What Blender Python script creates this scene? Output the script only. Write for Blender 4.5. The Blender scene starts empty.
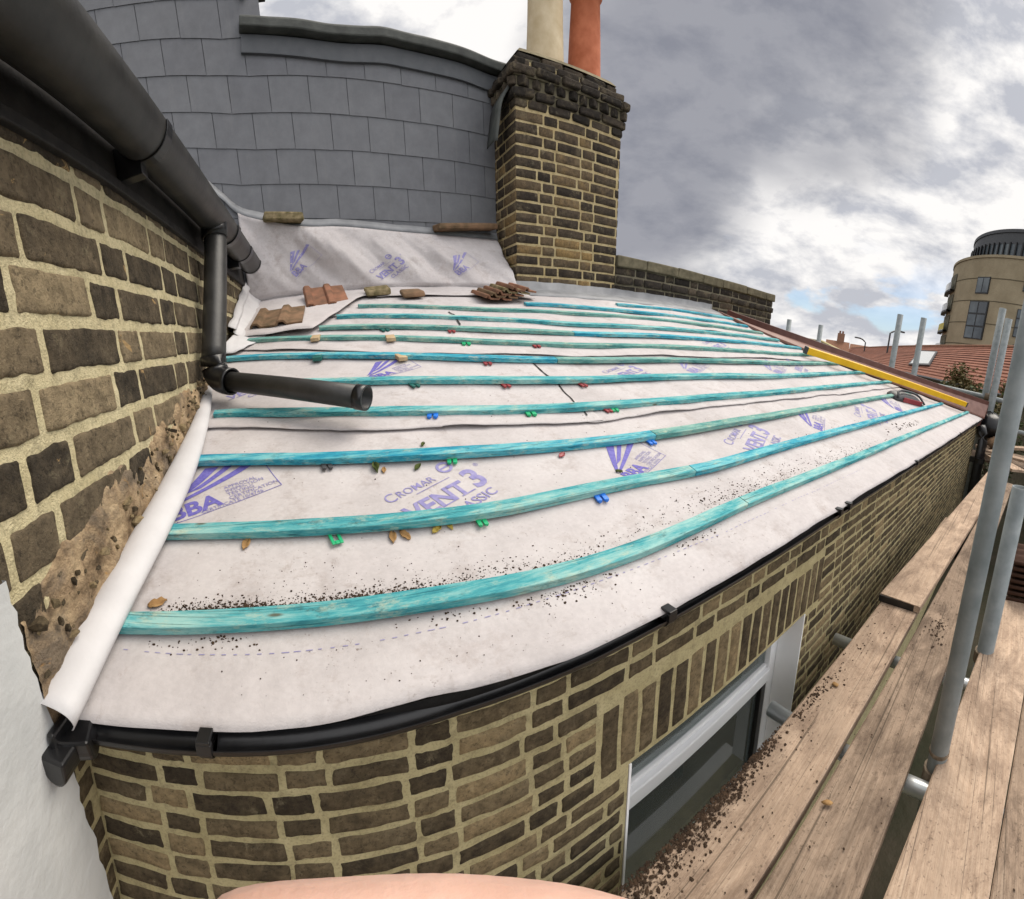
import bpy, bmesh, math, random
from mathutils import Vector, Matrix, noise
rnd = random.Random(7)
SC = bpy.context.scene
COL = SC.collection
V3 = Vector
# ------------------------------------------------------------------ camera model
F, PITCH, ROLL, CX, CY, AZ = 445.0, 0.2375, -0.0115, 512.0, 440.5, 1.14
W, H = 1024, 899
RIGHT = V3((math.sin(AZ), -math.cos(AZ), 0))
FWD = V3((math.cos(AZ), math.sin(AZ), 0))
UP = V3((0, 0, 1))
_cf = FWD * math.cos(PITCH) - UP * math.sin(PITCH)
_cu = FWD * math.sin(PITCH) + UP * math.cos(PITCH)
_r = RIGHT * math.cos(ROLL) + _cu * math.sin(ROLL)
_u = _cu * math.cos(ROLL) - RIGHT * math.sin(ROLL)
CR, CU, CF = _r, _u, _cf

def ray(px, py):
    x = (px - CX) / F
    y = -(py - CY) / F
    return (CR * math.sin(x) + CF * math.cos(x) + CU * y).normalized()

S = 0.88
M = 0.30                                   # roof fall

def zr(y):
    return -S + M * (y - S)

def on_roof(px, py, h=0.0):
    d = ray(px, py)
    return d * ((-S * (1 + M) + h) / (d.z - M * d.y))

def on_y(px, py, y):
    d = ray(px, py); return d * (y / d.y)

def on_x(px, py, x):
    d = ray(px, py); return d * (x / d.x)

def on_z(px, py, z):
    d = ray(px, py); return d * (z / d.z)

def at_r(px, py, r):
    d = ray(px, py); return d * (r / math.hypot(d.x, d.y))

# ------------------------------------------------------------------ object helpers
def tag(o, label=None, cat=None, group=None, kind=None):
    if label: o['label'] = label
    if cat: o['category'] = cat
    if group: o['group'] = group
    if kind: o['kind'] = kind
    return o

def empty(name, loc, label=None, cat=None, group=None):
    o = bpy.data.objects.new(name, None)
    COL.objects.link(o)
    o.location = loc
    o.empty_display_size = 0.1
    return tag(o, label, cat, group)

class MB:
    def __init__(self):
        self.v = []; self.f = []; self.t = []
    def add(self, vs, fs, tint=0.5):
        b = len(self.v)
        self.v += [tuple(p) for p in vs]
        for q in fs:
            self.f.append(tuple(b + i for i in q)); self.t.append(tint)
    def box(self, c, ax, ay, az, sx, sy, sz, tint=0.5, jit=0.0):
        c = V3(c); ax = V3(ax); ay = V3(ay); az = V3(az)
        vs = []
        for k in (-.5, .5):
            for j in (-.5, .5):
                for i in (-.5, .5):
                    p = c + ax * (i * sx) + ay * (j * sy) + az * (k * sz)
                    if jit: p += V3((rnd.uniform(-jit, jit), rnd.uniform(-jit, jit), rnd.uniform(-jit, jit)))
                    vs.append(p)
        self.add(vs, [(0, 2, 3, 1), (4, 5, 7, 6), (0, 1, 5, 4), (2, 6, 7, 3), (0, 4, 6, 2), (1, 3, 7, 5)], tint)
    def abox(self, x0, x1, y0, y1, z0, z1, tint=0.5):
        self.box(((x0 + x1) / 2, (y0 + y1) / 2, (z0 + z1) / 2), (1, 0, 0), (0, 1, 0), (0, 0, 1), x1 - x0, y1 - y0, z1 - z0, tint)
    def sweep(self, path, prof, up=None, closed=True, caps=True, scales=None, tint=0.5):
        """profile points (a, b): a sideways, b along up, carried along path"""
        n = len(path); m = len(prof); vs = []
        path = [V3(p) for p in path]
        for i, p in enumerate(path):
            t = (path[min(i + 1, n - 1)] - path[max(i - 1, 0)]).normalized()
            u = V3(up) if up is not None else V3((0, 0, 1))
            if abs(t.dot(u)) > .98: u = V3((0, 1, 0))
            s = t.cross(u).normalized(); w = s.cross(t).normalized()
            k = scales[i] if scales else 1.0
            for a, b in prof: vs.append(p + s * (a * k) + w * (b * k))
        fs = []
        mm = m if closed else m - 1
        for i in range(n - 1):
            for j in range(mm):
                j2 = (j + 1) % m
                fs.append((i * m + j, i * m + j2, (i + 1) * m + j2, (i + 1) * m + j))
        if caps and closed:
            fs.append(tuple(range(m))[::-1]); fs.append(tuple((n - 1) * m + j for j in range(m)))
        self.add(vs, fs, tint)
    def tube(self, path, r, sides=16, caps=True, scales=None, tint=0.5):
        self.sweep(path, [(r * math.cos(2 * math.pi * j / sides), r * math.sin(2 * math.pi * j / sides)) for j in range(sides)], None, True, caps, scales, tint)
    def pipe(self, path, r, ri, sides=20):
        """hollow pipe, open at both ends"""
        a = [(r * math.cos(2 * math.pi * j / sides), r * math.sin(2 * math.pi * j / sides)) for j in range(sides)]
        b0 = len(self.v); self.sweep(path, a, None, True, False)
        b1 = len(self.v); self.sweep(path, [(x * ri / r, y * ri / r) for x, y in a][::-1], None, True, False)
        n = len(path)
        for base in (0, n - 1):
            for j in range(sides):
                j2 = (j + 1) % sides
                o = [b0 + base * sides + j, b0 + base * sides + j2]
                i_ = [b1 + base * sides + (sides - 1 - j), b1 + base * sides + (sides - 1 - j2)]
                self.f.append((o[0], o[1], i_[1], i_[0]) if base else (o[1], o[0], i_[0], i_[1])); self.t.append(.5)
    def grid(self, pts, tint=0.5):
        n = len(pts); m = len(pts[0])
        self.add([p for r in pts for p in r], [(i * m + j, i * m + j + 1, (i + 1) * m + j + 1, (i + 1) * m + j) for i in range(n - 1) for j in range(m - 1)], tint)
    def chunk(self, c, r, sq=(1, 1, 1), tint=0.5, sub=0):
        g = 1.618; base = [(-1, g, 0), (1, g, 0), (-1, -g, 0), (1, -g, 0), (0, -1, g), (0, 1, g), (0, -1, -g), (0, 1, -g), (g, 0, -1), (g, 0, 1), (-g, 0, -1), (-g, 0, 1)]
        fs = [(0, 11, 5), (0, 5, 1), (0, 1, 7), (0, 7, 10), (0, 10, 11), (1, 5, 9), (5, 11, 4), (11, 10, 2), (10, 7, 6), (7, 1, 8), (3, 9, 4), (3, 4, 2), (3, 2, 6), (3, 6, 8), (3, 8, 9), (4, 9, 5), (2, 4, 11), (6, 2, 10), (8, 6, 7), (9, 8, 1)]
        a = rnd.uniform(0, 6.28); ca, sa = math.cos(a), math.sin(a)
        vs = []
        for x, y, z in base:
            k = r / 1.9 * rnd.uniform(.6, 1.25)
            x, y = x * sq[0], y * sq[1]
            vs.append((c[0] + (x * ca - y * sa) * k, c[1] + (x * sa + y * ca) * k, c[2] + z * k * sq[2]))
        self.add(vs, fs, tint)
    def build(self, name, mat, parent=None, origin=None, smooth=False, bevel=0, seg=2, thick=0):
        me = bpy.data.meshes.new(name)
        if origin is None:
            if parent is not None: origin = V3(parent['_o']) if '_o' in parent else parent.location.copy()
            else:
                xs = [p[0] for p in self.v]; ys = [p[1] for p in self.v]; zs = [p[2] for p in self.v]
                origin = V3(((min(xs) + max(xs)) / 2, (min(ys) + max(ys)) / 2, min(zs)))
        origin = V3(origin)
        me.from_pydata([(p[0] - origin.x, p[1] - origin.y, p[2] - origin.z) for p in self.v], [], self.f)
        at = me.attributes.new('tint', 'FLOAT', 'FACE')
        at.data.foreach_set('value', self.t)
        if smooth: me.polygons.foreach_set('use_smooth', [True] * len(me.polygons))
        me.update()
        o = bpy.data.objects.new(name, me)
        COL.objects.link(o)
        if mat: me.materials.append(mat)
        if parent is None: o.location = origin
        else:
            o.parent = parent
            o.location = origin - abs_loc(parent)
        if thick:
            md = o.modifiers.new('thick', 'SOLIDIFY'); md.thickness = thick; md.offset = -1
        if bevel:
            md = o.modifiers.new('bevel', 'BEVEL'); md.width = bevel; md.segments = seg; md.limit_method = 'ANGLE'; md.angle_limit = .6
        return o

def abs_loc(o):
    p = V3((0, 0, 0))
    while o is not None:
        p = p + o.location; o = o.parent
    return p

def copy_thing(o, loc, rot=None, label=None, parent=None):
    c = o.copy(); COL.objects.link(c)
    if parent is not None: c.parent = parent
    else:
        c.location = loc
        if rot is not None: c.rotation_euler = rot
        if label: c['label'] = label
    for ch in list(o.children): copy_thing(ch, None, None, None, c)
    return c

def spline(pts, n):
    """resample a polyline of tuples smoothly (Catmull-Rom)"""
    P = [V3(p) for p in pts]
    P = [P[0] * 2 - P[1]] + P + [P[-1] * 2 - P[-2]]
    segs = len(P) - 3; out = []
    L = [(P[i + 2] - P[i + 1]).length for i in range(segs)]; T = sum(L)
    for k in range(n + 1):
        s = T * k / n; i = 0
        while i < segs - 1 and s > L[i]: s -= L[i]; i += 1
        t = s / max(L[i], 1e-9); t = min(max(t, 0), 1)
        a, b, c, d = P[i:i + 4]
        out.append(((b * 2) + (c - a) * t + (a * 2 - b * 5 + c * 4 - d) * t * t + (b * 3 - a - c * 3 + d) * t * t * t) * .5)
    return out

def interp(tab, x):
    if x <= tab[0][0]: return tab[0][1]
    for (a, b), (c, d) in zip(tab, tab[1:]):
        if x <= c: return b + (d - b) * (x - a) / (c - a)
    return tab[-1][1]

def fn(x, y=0, z=0): return noise.noise(V3((x, y, z)))

# ------------------------------------------------------------------ materials
class NT:
    def __init__(self, name):
        m = bpy.data.materials.new(name); m.use_nodes = True
        self.m = m; self.nt = m.node_tree; self.b = self.nt.nodes['Principled BSDF']
        self.tc = self.nt.nodes.new('ShaderNodeTexCoord').outputs['Object']
    def n(self, t, **kw):
        o = self.nt.nodes.new(t)
        for k, v in kw.items():
            if k in o.inputs: o.inputs[k].default_value = v
            else: setattr(o, k, v)
        return o
    def l(self, a, b): self.nt.links.new(a, b)
    def map(self, scale=(1, 1, 1), rot=(0, 0, 0), src=None):
        o = self.n('ShaderNodeMapping'); o.inputs['Scale'].default_value = scale; o.inputs['Rotation'].default_value = rot
        self.l(src or self.tc, o.inputs['Vector']); return o.outputs[0]
    def noise(self, scale, detail=4, rough=.55, vec=None, dist=0):
        o = self.n('ShaderNodeTexNoise'); o.inputs['Scale'].default_value = scale; o.inputs['Detail'].default_value = detail
        o.inputs['Roughness'].default_value = rough; o.inputs['Distortion'].default_value = dist
        self.l(vec or self.tc, o.inputs['Vector']); return o.outputs['Fac']
    def ramp(self, fac, stops, interp='LINEAR'):
        o = self.n('ShaderNodeValToRGB'); cr = o.color_ramp; cr.interpolation = interp
        while len(cr.elements) < len(stops): cr.elements.new(.5)
        for e, (p, c) in zip(cr.elements, stops):
            e.position = p; e.color = (c, c, c, 1) if isinstance(c, (int, float)) else (*c, 1)
        self.l(fac, o.inputs['Fac']); return o.outputs['Color']
    def mix(self, fac, a, b, mode='MIX'):
        o = self.n('ShaderNodeMix', data_type='RGBA', blend_type=mode)
        for v, i in ((fac, 0), (a, 6), (b, 7)):
            if isinstance(v, (int, float)): o.inputs[i].default_value = v if i == 0 else (v, v, v, 1)
            elif isinstance(v, tuple): o.inputs[i].default_value = (*v, 1)
            else: self.l(v, o.inputs[i])
        return o.outputs[2]
    def math(self, op, a, b=0.0):
        o = self.n('ShaderNodeMath', operation=op)
        for v, i in ((a, 0), (b, 1)):
            if isinstance(v, (int, float)): o.inputs[i].default_value = v
            else: self.l(v, o.inputs[i])
        return o.outputs[0]
    def attr(self):
        o = self.n('ShaderNodeAttribute'); o.attribute_name = 'tint'; return o.outputs['Fac']
    def fin(self, col, rough=.8, bump=None, bs=.3, bd=.01, spec=.3, metal=0):
        if isinstance(col, tuple): self.b.inputs['Base Color'].default_value = (*col, 1)
        else: self.l(col, self.b.inputs['Base Color'])
        if isinstance(rough, (int, float)): self.b.inputs['Roughness'].default_value = rough
        else: self.l(rough, self.b.inputs['Roughness'])
        self.b.inputs['Specular IOR Level'].default_value = spec
        self.b.inputs['Metallic'].default_value = metal
        if bump is not None:
            o = self.n('ShaderNodeBump'); o.inputs['Strength'].default_value = bs; o.inputs['Distance'].default_value = bd
            self.l(bump, o.inputs['Height']); self.l(o.outputs[0], self.b.inputs['Normal'])
        return self.m

def simple(name, a, b, scale=8, rough=.8, bs=.3, bd=.005, spec=.3, metal=0, bscale=None, detail=5):
    k = NT(name); f = k.noise(scale, detail)
    c = k.ramp(f, [(.3, a), (.7, b)])
    return k.fin(c, rough, k.noise(bscale or scale * 6, 4), bs, bd, spec, metal)

def brick_mat(name, cols, soot=.5, scale=1.0, patch=None, film=(.34, .295, .185)):
    k = NT(name); t = k.math('ADD', k.attr(), k.math('MULTIPLY', k.math('SUBTRACT', k.noise(6 * scale, 6, .7), .5), 1.1))
    c = k.ramp(t, [(i / (len(cols) - 1), q) for i, q in enumerate(cols)])
    n1 = k.ramp(k.noise(16 * scale, 7, .72), [(.30, .50), (.5, 1.0), (.72, 1.5)])
    c = k.mix(.85, c, n1, 'MULTIPLY')
    n3 = k.ramp(k.noise(4.3 * scale, 6, .75, dist=.4), [(.54, 0.0), (.66, 1.0)])
    c = k.mix(k.math('MULTIPLY', n3, .45), c, patch or (.20, .16, .10))
    n5 = k.ramp(k.noise(8 * scale, 6, .75, dist=.3), [(.60, 0.0), (.72, 1.0)])
    c = k.mix(k.math('MULTIPLY', n5, .5), c, film)
    n2 = k.ramp(k.noise(50 * scale, 4, .7), [(.54, 0.0), (.64, 1.0)])
    c = k.mix(k.math('MULTIPLY', n2, soot), c, (.014, .012, .011))
    if patch:
        n4 = k.ramp(k.noise(6 * scale, 5, .6, dist=.9), [(.66, 0.0), (.685, 1.0)])
        c = k.mix(k.math('MULTIPLY', n4, .85), c, (.42, .28, .13))
    h = k.math('ADD', k.noise(20 * scale, 7, .75), k.math('MULTIPLY', k.noise(95 * scale, 4, .65), .5))
    return k.fin(c, .92, h, 1.0, .016 / scale, .15)

def mortar_mat(name, a, b, scale=1.0, dirt=(.10, .09, .06)):
    k = NT(name)
    c = k.ramp(k.noise(5 * scale, 6, .6), [(.28, a), (.72, b)])
    d = k.ramp(k.noise(2.2 * scale, 6, .7), [(.55, 0.0), (.8, 1.0)])
    c = k.mix(k.math('MULTIPLY', d, .65), c, dirt)
    d2 = k.ramp(k.noise(13 * scale, 6, .75), [(.50, 0.0), (.68, 1.0)])
    c = k.mix(k.math('MULTIPLY', d2, .45), c, dirt)
    c = k.mix(k.ramp(k.noise(60 * scale, 3), [(.35, .30), (.5, 0.0)]), c, dirt)
    return k.fin(c, .95, k.math('ADD', k.noise(26 * scale, 6, .75), k.noise(140 * scale, 3)), .8, .010 / scale, .1)

def timber(name, a, b, c3, grain_rot=0, grain=(1.2, 22, 22), stain=(.06, .05, .045), dark=.6):
    k = NT(name); v = k.map(grain, (0, 0, grain_rot))
    g = k.noise(3, 8, .7, v, .8)
    c = k.ramp(g, [(.25, a), (.5, b), (.75, c3)])
    t = k.attr(); c = k.mix(.9, c, k.ramp(t, [(0, .72), (1, 1.2)]), 'MULTIPLY')
    c = k.mix(.6, c, k.ramp(k.noise(2.0, 7, .75, k.map((.8, 2.2, 2.2)), .6), [(.34, .5), (.66, 1.25)]), 'MULTIPLY')
    big = k.ramp(k.noise(2.6, 7, .78, k.map((.8, 1.6, 1.6)), .5), [(.46, 0.0), (.62, 1.0)])
    c = k.mix(k.math('MULTIPLY', big, dark), c, stain)
    sm = k.ramp(k.noise(11, 6, .78, k.map((.7, 1.5, 1.5))), [(.57, 0.0), (.70, 1.0)])
    c = k.mix(k.math('MULTIPLY', sm, dark), c, stain)
    fine = k.ramp(k.noise(70, 3, .6), [(.60, 0.0), (.70, 1.0)])
    c = k.mix(k.math('MULTIPLY', fine, .5), c, (.05, .035, .025))
    cr = k.ramp(k.noise(2.2, 3, .5, k.map((.25, 34, 34)), .2), [(.32, 1.0), (.36, 0.0)])
    c = k.mix(k.math('MULTIPLY', cr, .6), c, (.04, .03, .02))
    return k.fin(c, .85, k.math('ADD', g, k.math('MULTIPLY', k.noise(60, 3), .5)), .6, .008, .2)

def batten_mat(name, deep, mid, pale):
    k = NT(name)
    g = k.noise(2.4, 8, .7, k.map((4, 60, 60)), .6)
    big = k.noise(2.6, 6, .7, k.map((1, 5, 5)))
    f = k.math('ADD', k.math('MULTIPLY', g, .35), k.math('MULTIPLY', big, .75))
    c = k.ramp(f, [(.40, deep), (.52, mid), (.66, pale)])
    p = k.ramp(k.noise(7, 7, .78, k.map((1, 2.6, 2.6))), [(.53, 0.0), (.66, 1.0)])
    c = k.mix(k.math('MULTIPLY', p, .6), c, (.50, .52, .38))
    d = k.ramp(k.noise(13, 6, .8, k.map((1, 1.8, 1.8))), [(.56, 0.0), (.68, 1.0)])
    c = k.mix(k.math('MULTIPLY', d, .55), c, (.045, .07, .065))
    kn = k.n('ShaderNodeTexVoronoi'); kn.inputs['Scale'].default_value = 2.3; k.l(k.map((1, 3.4, 3.4)), kn.inputs['Vector'])
    c = k.mix(k.ramp(kn.outputs['Distance'], [(.03, .85), (.07, 0.0)]), c, (.10, .075, .04))
    cr = k.ramp(k.noise(2.0, 3, .5, k.map((.6, 70, 70))), [(.34, 1.0), (.38, 0.0)])
    c = k.mix(k.math('MULTIPLY', cr, .5), c, (.02, .05, .055))
    return k.fin(c, .92, k.math('ADD', g, k.math('MULTIPLY', cr, -.6)), .7, .005, .1)

def felt_mat():
    k = NT('woven underlay')
    c = k.ramp(k.noise(2.2, 7, .7), [(.28, (.40, .37, .366)), (.5, (.49, .457, .454)), (.72, (.55, .52, .516))])
    d = k.ramp(k.noise(4.5, 7, .75), [(.53, 0.0), (.80, 1.0)])
    c = k.mix(k.math('MULTIPLY', d, .75), c, (.25, .195, .17))
    st = k.ramp(k.noise(6, 7, .8, k.map((2.6, 1, 1))), [(.60, 0.0), (.78, 1.0)])
    c = k.mix(k.math('MULTIPLY', st, .7), c, (.26, .20, .165))
    s = k.ramp(k.noise(62, 4, .7), [(.64, 0.0), (.70, 1.0)])
    s2 = k.ramp(k.noise(1.3, 4, .6), [(.42, 0.0), (.62, 1.0)])
    sm = k.ramp(k.noise(9, 7, .8, k.map((1, 2.2, 2.2))), [(.56, 0.0), (.74, 1.0)])
    c = k.mix(k.math('MULTIPLY', k.math('MULTIPLY', sm, s2), .6), c, (.20, .14, .10))
    c = k.mix(k.math('MULTIPLY', k.math('MULTIPLY', s, s2), .7), c, (.10, .065, .045))
    m = k.ramp(k.noise(55, 2), [(.4, .93), (.6, 1.03)])
    c = k.mix(.5, c, m, 'MULTIPLY')
    h = k.math('ADD', k.math('ADD', k.math('MULTIPLY', k.noise(3.0, 4, .5), 1.6), k.math('MULTIPLY', k.noise(2.2, 5, .6, k.map((.9, 2.4, 2.4), (0, 0, .25))), .9)), k.math('MULTIPLY', k.noise(220, 2), .06))
    return k.fin(c, .8, h, .8, .014, .2)

m_felt = felt_mat()
m_felt_white = simple('white underlay back', (.52, .51, .52), (.60, .59, .60), 5, .6, .3, .006, .3)
m_ink = simple('purple print', (.10, .085, .34), (.17, .15, .44), 60, .7, 0, .001)
m_ink2 = simple('faded purple print', (.19, .175, .39), (.31, .285, .47), 40, .7, 0, .001)
m_brick_near = brick_mat('sooty stock brick', [(.055, .045, .033), (.115, .09, .06), (.19, .148, .095), (.30, .235, .145)], .5, 1.0, (.19, .15, .10))
m_brick_ext = brick_mat('brown stock brick', [(.050, .039, .026), (.105, .08, .048), (.18, .138, .08), (.28, .21, .115)], .45, 2.0)
m_brick_ch = brick_mat('chimney stock brick', [(.035, .028, .022), (.075, .057, .040), (.14, .10, .058), (.25, .165, .07)], .5, 1.2)
m_brick_old = brick_mat('weathered black brick', [(.022, .019, .016), (.036, .030, .025), (.06, .048, .036), (.09, .07, .05)], .5, 1.2)
m_mort_near = mortar_mat('yellow lime mortar', (.52, .45, .265), (.68, .60, .39), 1.0, (.13, .11, .07))
m_mort_ext = mortar_mat('olive lime mortar', (.38, .325, .175), (.52, .455, .265), 2.0, (.11, .095, .055))
m_mort_ch = mortar_mat('chimney mortar', (.42, .32, .16), (.58, .48, .28), 1.3, (.12, .08, .04))
m_mort_old = mortar_mat('grey old mortar', (.16, .14, .10), (.27, .24, .17), 1.3)
m_fillet = None
m_paint = simple('white masonry paint', (.46, .475, .48), (.57, .58, .58), 4, .7, .5, .008, .3, 0, 20)
m_black = simple('black plastic', (.005, .005, .006), (.012, .012, .013), 12, .30, .15, .002, .5)
m_black_old = simple('weathered black gutter', (.014, .014, .014), (.045, .043, .040), 7, .45, .35, .003, .5)
m_fascia = simple('black painted board', (.010, .009, .009), (.028, .025, .022), 9, .6, .6, .004, .3)
m_lead = simple('grey lead sheet', (.17, .175, .185), (.27, .275, .285), 5, .55, .5, .006, .4)
m_lead_dark = simple('dark lead capping', (.035, .038, .035), (.075, .08, .072), 6, .6, .5, .008, .3)
m_trimgrey = simple('dark grey trim board', (.065, .07, .078), (.085, .09, .098), 8, .5, .1, .002, .35)
def slate_mat():
    k = NT('fibre cement slate')
    c = k.ramp(k.attr(), [(0, (.122, .125, .137)), (1, (.138, .142, .153))])
    c = k.mix(.6, c, k.ramp(k.noise(6, 6, .7), [(.3, .78), (.7, 1.2)]), 'MULTIPLY')
    st = k.ramp(k.noise(2.4, 6, .7, k.map((3, 3, .5))), [(.55, 0.0), (.8, 1.0)])
    c = k.mix(k.math('MULTIPLY', st, .3), c, (.20, .20, .20))
    return k.fin(c, .62, k.noise(90, 4), .3, .002, .3)
m_slate = slate_mat()
m_white = simple('white window plastic', (.80, .81, .82), (.86, .86, .87), 5, .35, .05, .001, .5)
m_bat_blue = batten_mat('blue treated batten', (.010, .13, .25), (.040, .30, .40), (.20, .50, .52))
m_bat_teal = batten_mat('teal treated batten', (.020, .16, .215), (.075, .335, .36), (.29, .51, .48))
m_bat_green = batten_mat('green treated batten', (.035, .15, .15), (.11, .29, .27), (.27, .43, .37))
m_board = timber('scaffold board', (.35, .245, .17), (.45, .33, .24), (.54, .415, .31), 0, (.5, 28, 28), (.13, .085, .06), .55)
m_board_dark = timber('muddy scaffold board', (.21, .15, .105), (.30, .22, .16), (.385, .295, .22), 0, (.5, 28, 28), (.08, .055, .04), .75)
m_galv = simple('galvanised steel tube', (.17, .195, .20), (.27, .295, .30), 9, .55, .3, .002, .4, .15)
m_galv_lt = simple('bright galvanised tube', (.45, .51, .52), (.66, .67, .68), 9, .35, .2, .002, .5, .6)
m_rust = simple('rusty scaffold coupler', (.10, .075, .05), (.22, .17, .12), 20, .7, .5, .003)
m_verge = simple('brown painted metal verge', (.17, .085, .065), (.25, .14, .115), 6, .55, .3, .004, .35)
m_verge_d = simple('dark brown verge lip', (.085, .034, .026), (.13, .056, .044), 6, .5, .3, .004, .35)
m_yellow = simple('yellow painted level', (.75, .42, .010), (.85, .50, .015), 6, .4, .1, .002, .5)
m_soil = simple('dark soil crumbs', (.022, .013, .008), (.075, .045, .026), 40, .95, .5, .003)
m_tilebrown = simple('weathered brown clay tile', (.085, .062, .035), (.25, .15, .09), 7, .9, .7, .006, .2)
m_tilered = simple('red clay tile', (.12, .070, .045), (.30, .14, .085), 7, .9, .6, .006, .2)
m_tiledark = simple('dark brown ribbed tile', (.055, .030, .022), (.10, .055, .040), 14, .85, .5, .005, .2)
m_moss = simple('mossy stone', (.08, .07, .03), (.28, .22, .13), 16, .95, .7, .006, .1)
m_wood = simple('raw wood offcut', (.34, .24, .13), (.52, .40, .25), 14, .85, .3, .003)
m_green = simple('green plastic', (.005, .30, .11), (.012, .40, .17), 10, .4, .05, .001, .5)
m_blue = simple('blue plastic', (.006, .12, .55), (.012, .18, .68), 10, .4, .05, .001, .5)
m_redp = simple('red plastic', (.22, .02, .028), (.32, .045, .05), 10, .45, .05, .001, .5)
m_tealp = simple('dark green plastic', (.006, .085, .075), (.012, .13, .11), 10, .4, .05, .001, .5)
m_greyp = simple('dark grey plastic', (.03, .03, .032), (.06, .06, .065), 10, .5, .05, .001, .5)
m_leafbr = simple('brown dead leaf', (.22, .12, .045), (.40, .24, .10), 25, .8, .4, .003)
m_leafye = simple('yellow dead leaf', (.34, .25, .05), (.50, .38, .09), 25, .8, .4, .003)
m_leafgr = simple('green mossy leaf', (.035, .05, .012), (.10, .12, .03), 25, .9, .4, .003)
m_pot_c = simple('cream clay pot', (.46, .36, .22), (.62, .52, .36), 5, .85, .4, .006, .2)
m_pot_r = simple('terracotta pot', (.36, .105, .050), (.50, .17, .09), 7, .85, .4, .006, .2)
m_flaunch = simple('mortar flaunching', (.15, .13, .085), (.28, .24, .16), 9, .95, .8, .015, .1)
m_cope = simple('mossy coping stone', (.085, .075, .050), (.19, .165, .11), 8, .95, .7, .012, .1)

# ------------------------------------------------------------------ brickwork
def rim_brick(mb, O, U, Vv, N, u0, u1, v0, v1, tint, jit=.004, proud=.003, edge=.008, warp=.003, nu=6, seed=0.0, nv=4):
    """one worn brick: a domed face whose soft ragged rim dips behind the mortar"""
    w = u1 - u0; h = v1 - v0
    e = min(.006 + jit * .6, h * .10)
    mid = max(1, nu - 3)
    us = [0, e * .5 / w, e / w] + [e / w + (1 - 2 * e / w) * k / mid for k in range(1, mid)] + [1 - e / w, 1 - e * .5 / w, 1]
    mv = max(1, nv - 3)
    vs = [0, e * .5 / h, e / h] + [e / h + (1 - 2 * e / h) * k / mv for k in range(1, mv)] + [1 - e / h, 1 - e * .5 / h, 1]
    rows = []; fq = .55 / h; nU, nV = len(us) - 1, len(vs) - 1
    for j, fv in enumerate(vs):
        r = []
        for i, fu in enumerate(us):
            di, dj = min(i, nU - i), min(j, nV - j)
            u = u0 + w * fu; v = v0 + h * fv
            n = proud + warp * fn(u * fq + seed, v * fq, seed) + warp * .6 * fn(u * fq * 4 + seed, v * fq * 4, seed)
            q = 1 if min(di, dj) < 3 else .3
            du = fn(u * fq * 1.3, v * fq * 1.3, seed + 3.1) * jit * .8 + fn(u * fq * 6, v * fq * 6, seed + 1.1) * jit * .75
            dv = fn(u * fq * 1.0, v * fq * 1.0, seed + 9.7) * jit * .8 + fn(u * fq * 6, v * fq * 6, seed + 6.1) * jit * .75
            drop = (edge * (1 if di == 0 else .35 if di == 1 else 0)) + (edge * (1 if dj == 0 else .35 if dj == 1 else 0))
            n -= drop
            if di + dj <= 1:
                u += (1 if i < nU / 2 else -1) * e * .5; v += (1 if j < nV / 2 else -1) * e * .5
            r.append(O + U * (u + du * q) + Vv * (v + dv * q) + N * n)
        rows.append(r)
    mb.grid(rows, tint)

def course_bricks(u0, u1, L, Hd, gap, row, flemish=True):
    """(a, b) spans of one course: stretchers and headers alternating"""
    out = []; u = u0 - (0 if row % 2 == 0 else (L + Hd) / 2 + rnd.uniform(-.05, .05) * L); k = row
    while u < u1:
        l = (L if k % 2 == 0 else Hd) if flemish else L
        l *= rnd.uniform(.93, 1.07)
        a, b = max(u, u0), min(u + l, u1)
        if b - a > gap * 1.5: out.append((a, b))
        u += l + gap; k += 1
    return out

def tint_pick():
    r = rnd.random()
    return rnd.uniform(.0, .42) if r < .58 else (rnd.uniform(.35, .75) if r < .88 else rnd.uniform(.7, 1))

def mortar_sheet(mb, O, U, Vv, N, cells, step=.06, amp=.0015):
    for (u0, u1, v0, v1) in cells:
        nu = max(1, int((u1 - u0) / step)); nv = max(1, int((v1 - v0) / step))
        mb.grid([[O + U * (u0 + (u1 - u0) * i / nu) + Vv * (v0 + (v1 - v0) * j / nv) + N * (amp * fn((u0 + (u1 - u0) * i / nu) * 12, (v0 + (v1 - v0) * j / nv) * 12, 5)) for i in range(nu + 1)] for j in range(nv + 1)])

XL = -0.78          # main house wall face
YW = 0.95           # extension wall face
ZG = -4.4           # ground
X, Y, Z = V3((1, 0, 0)), V3((0, 1, 0)), V3((0, 0, 1))

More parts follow.
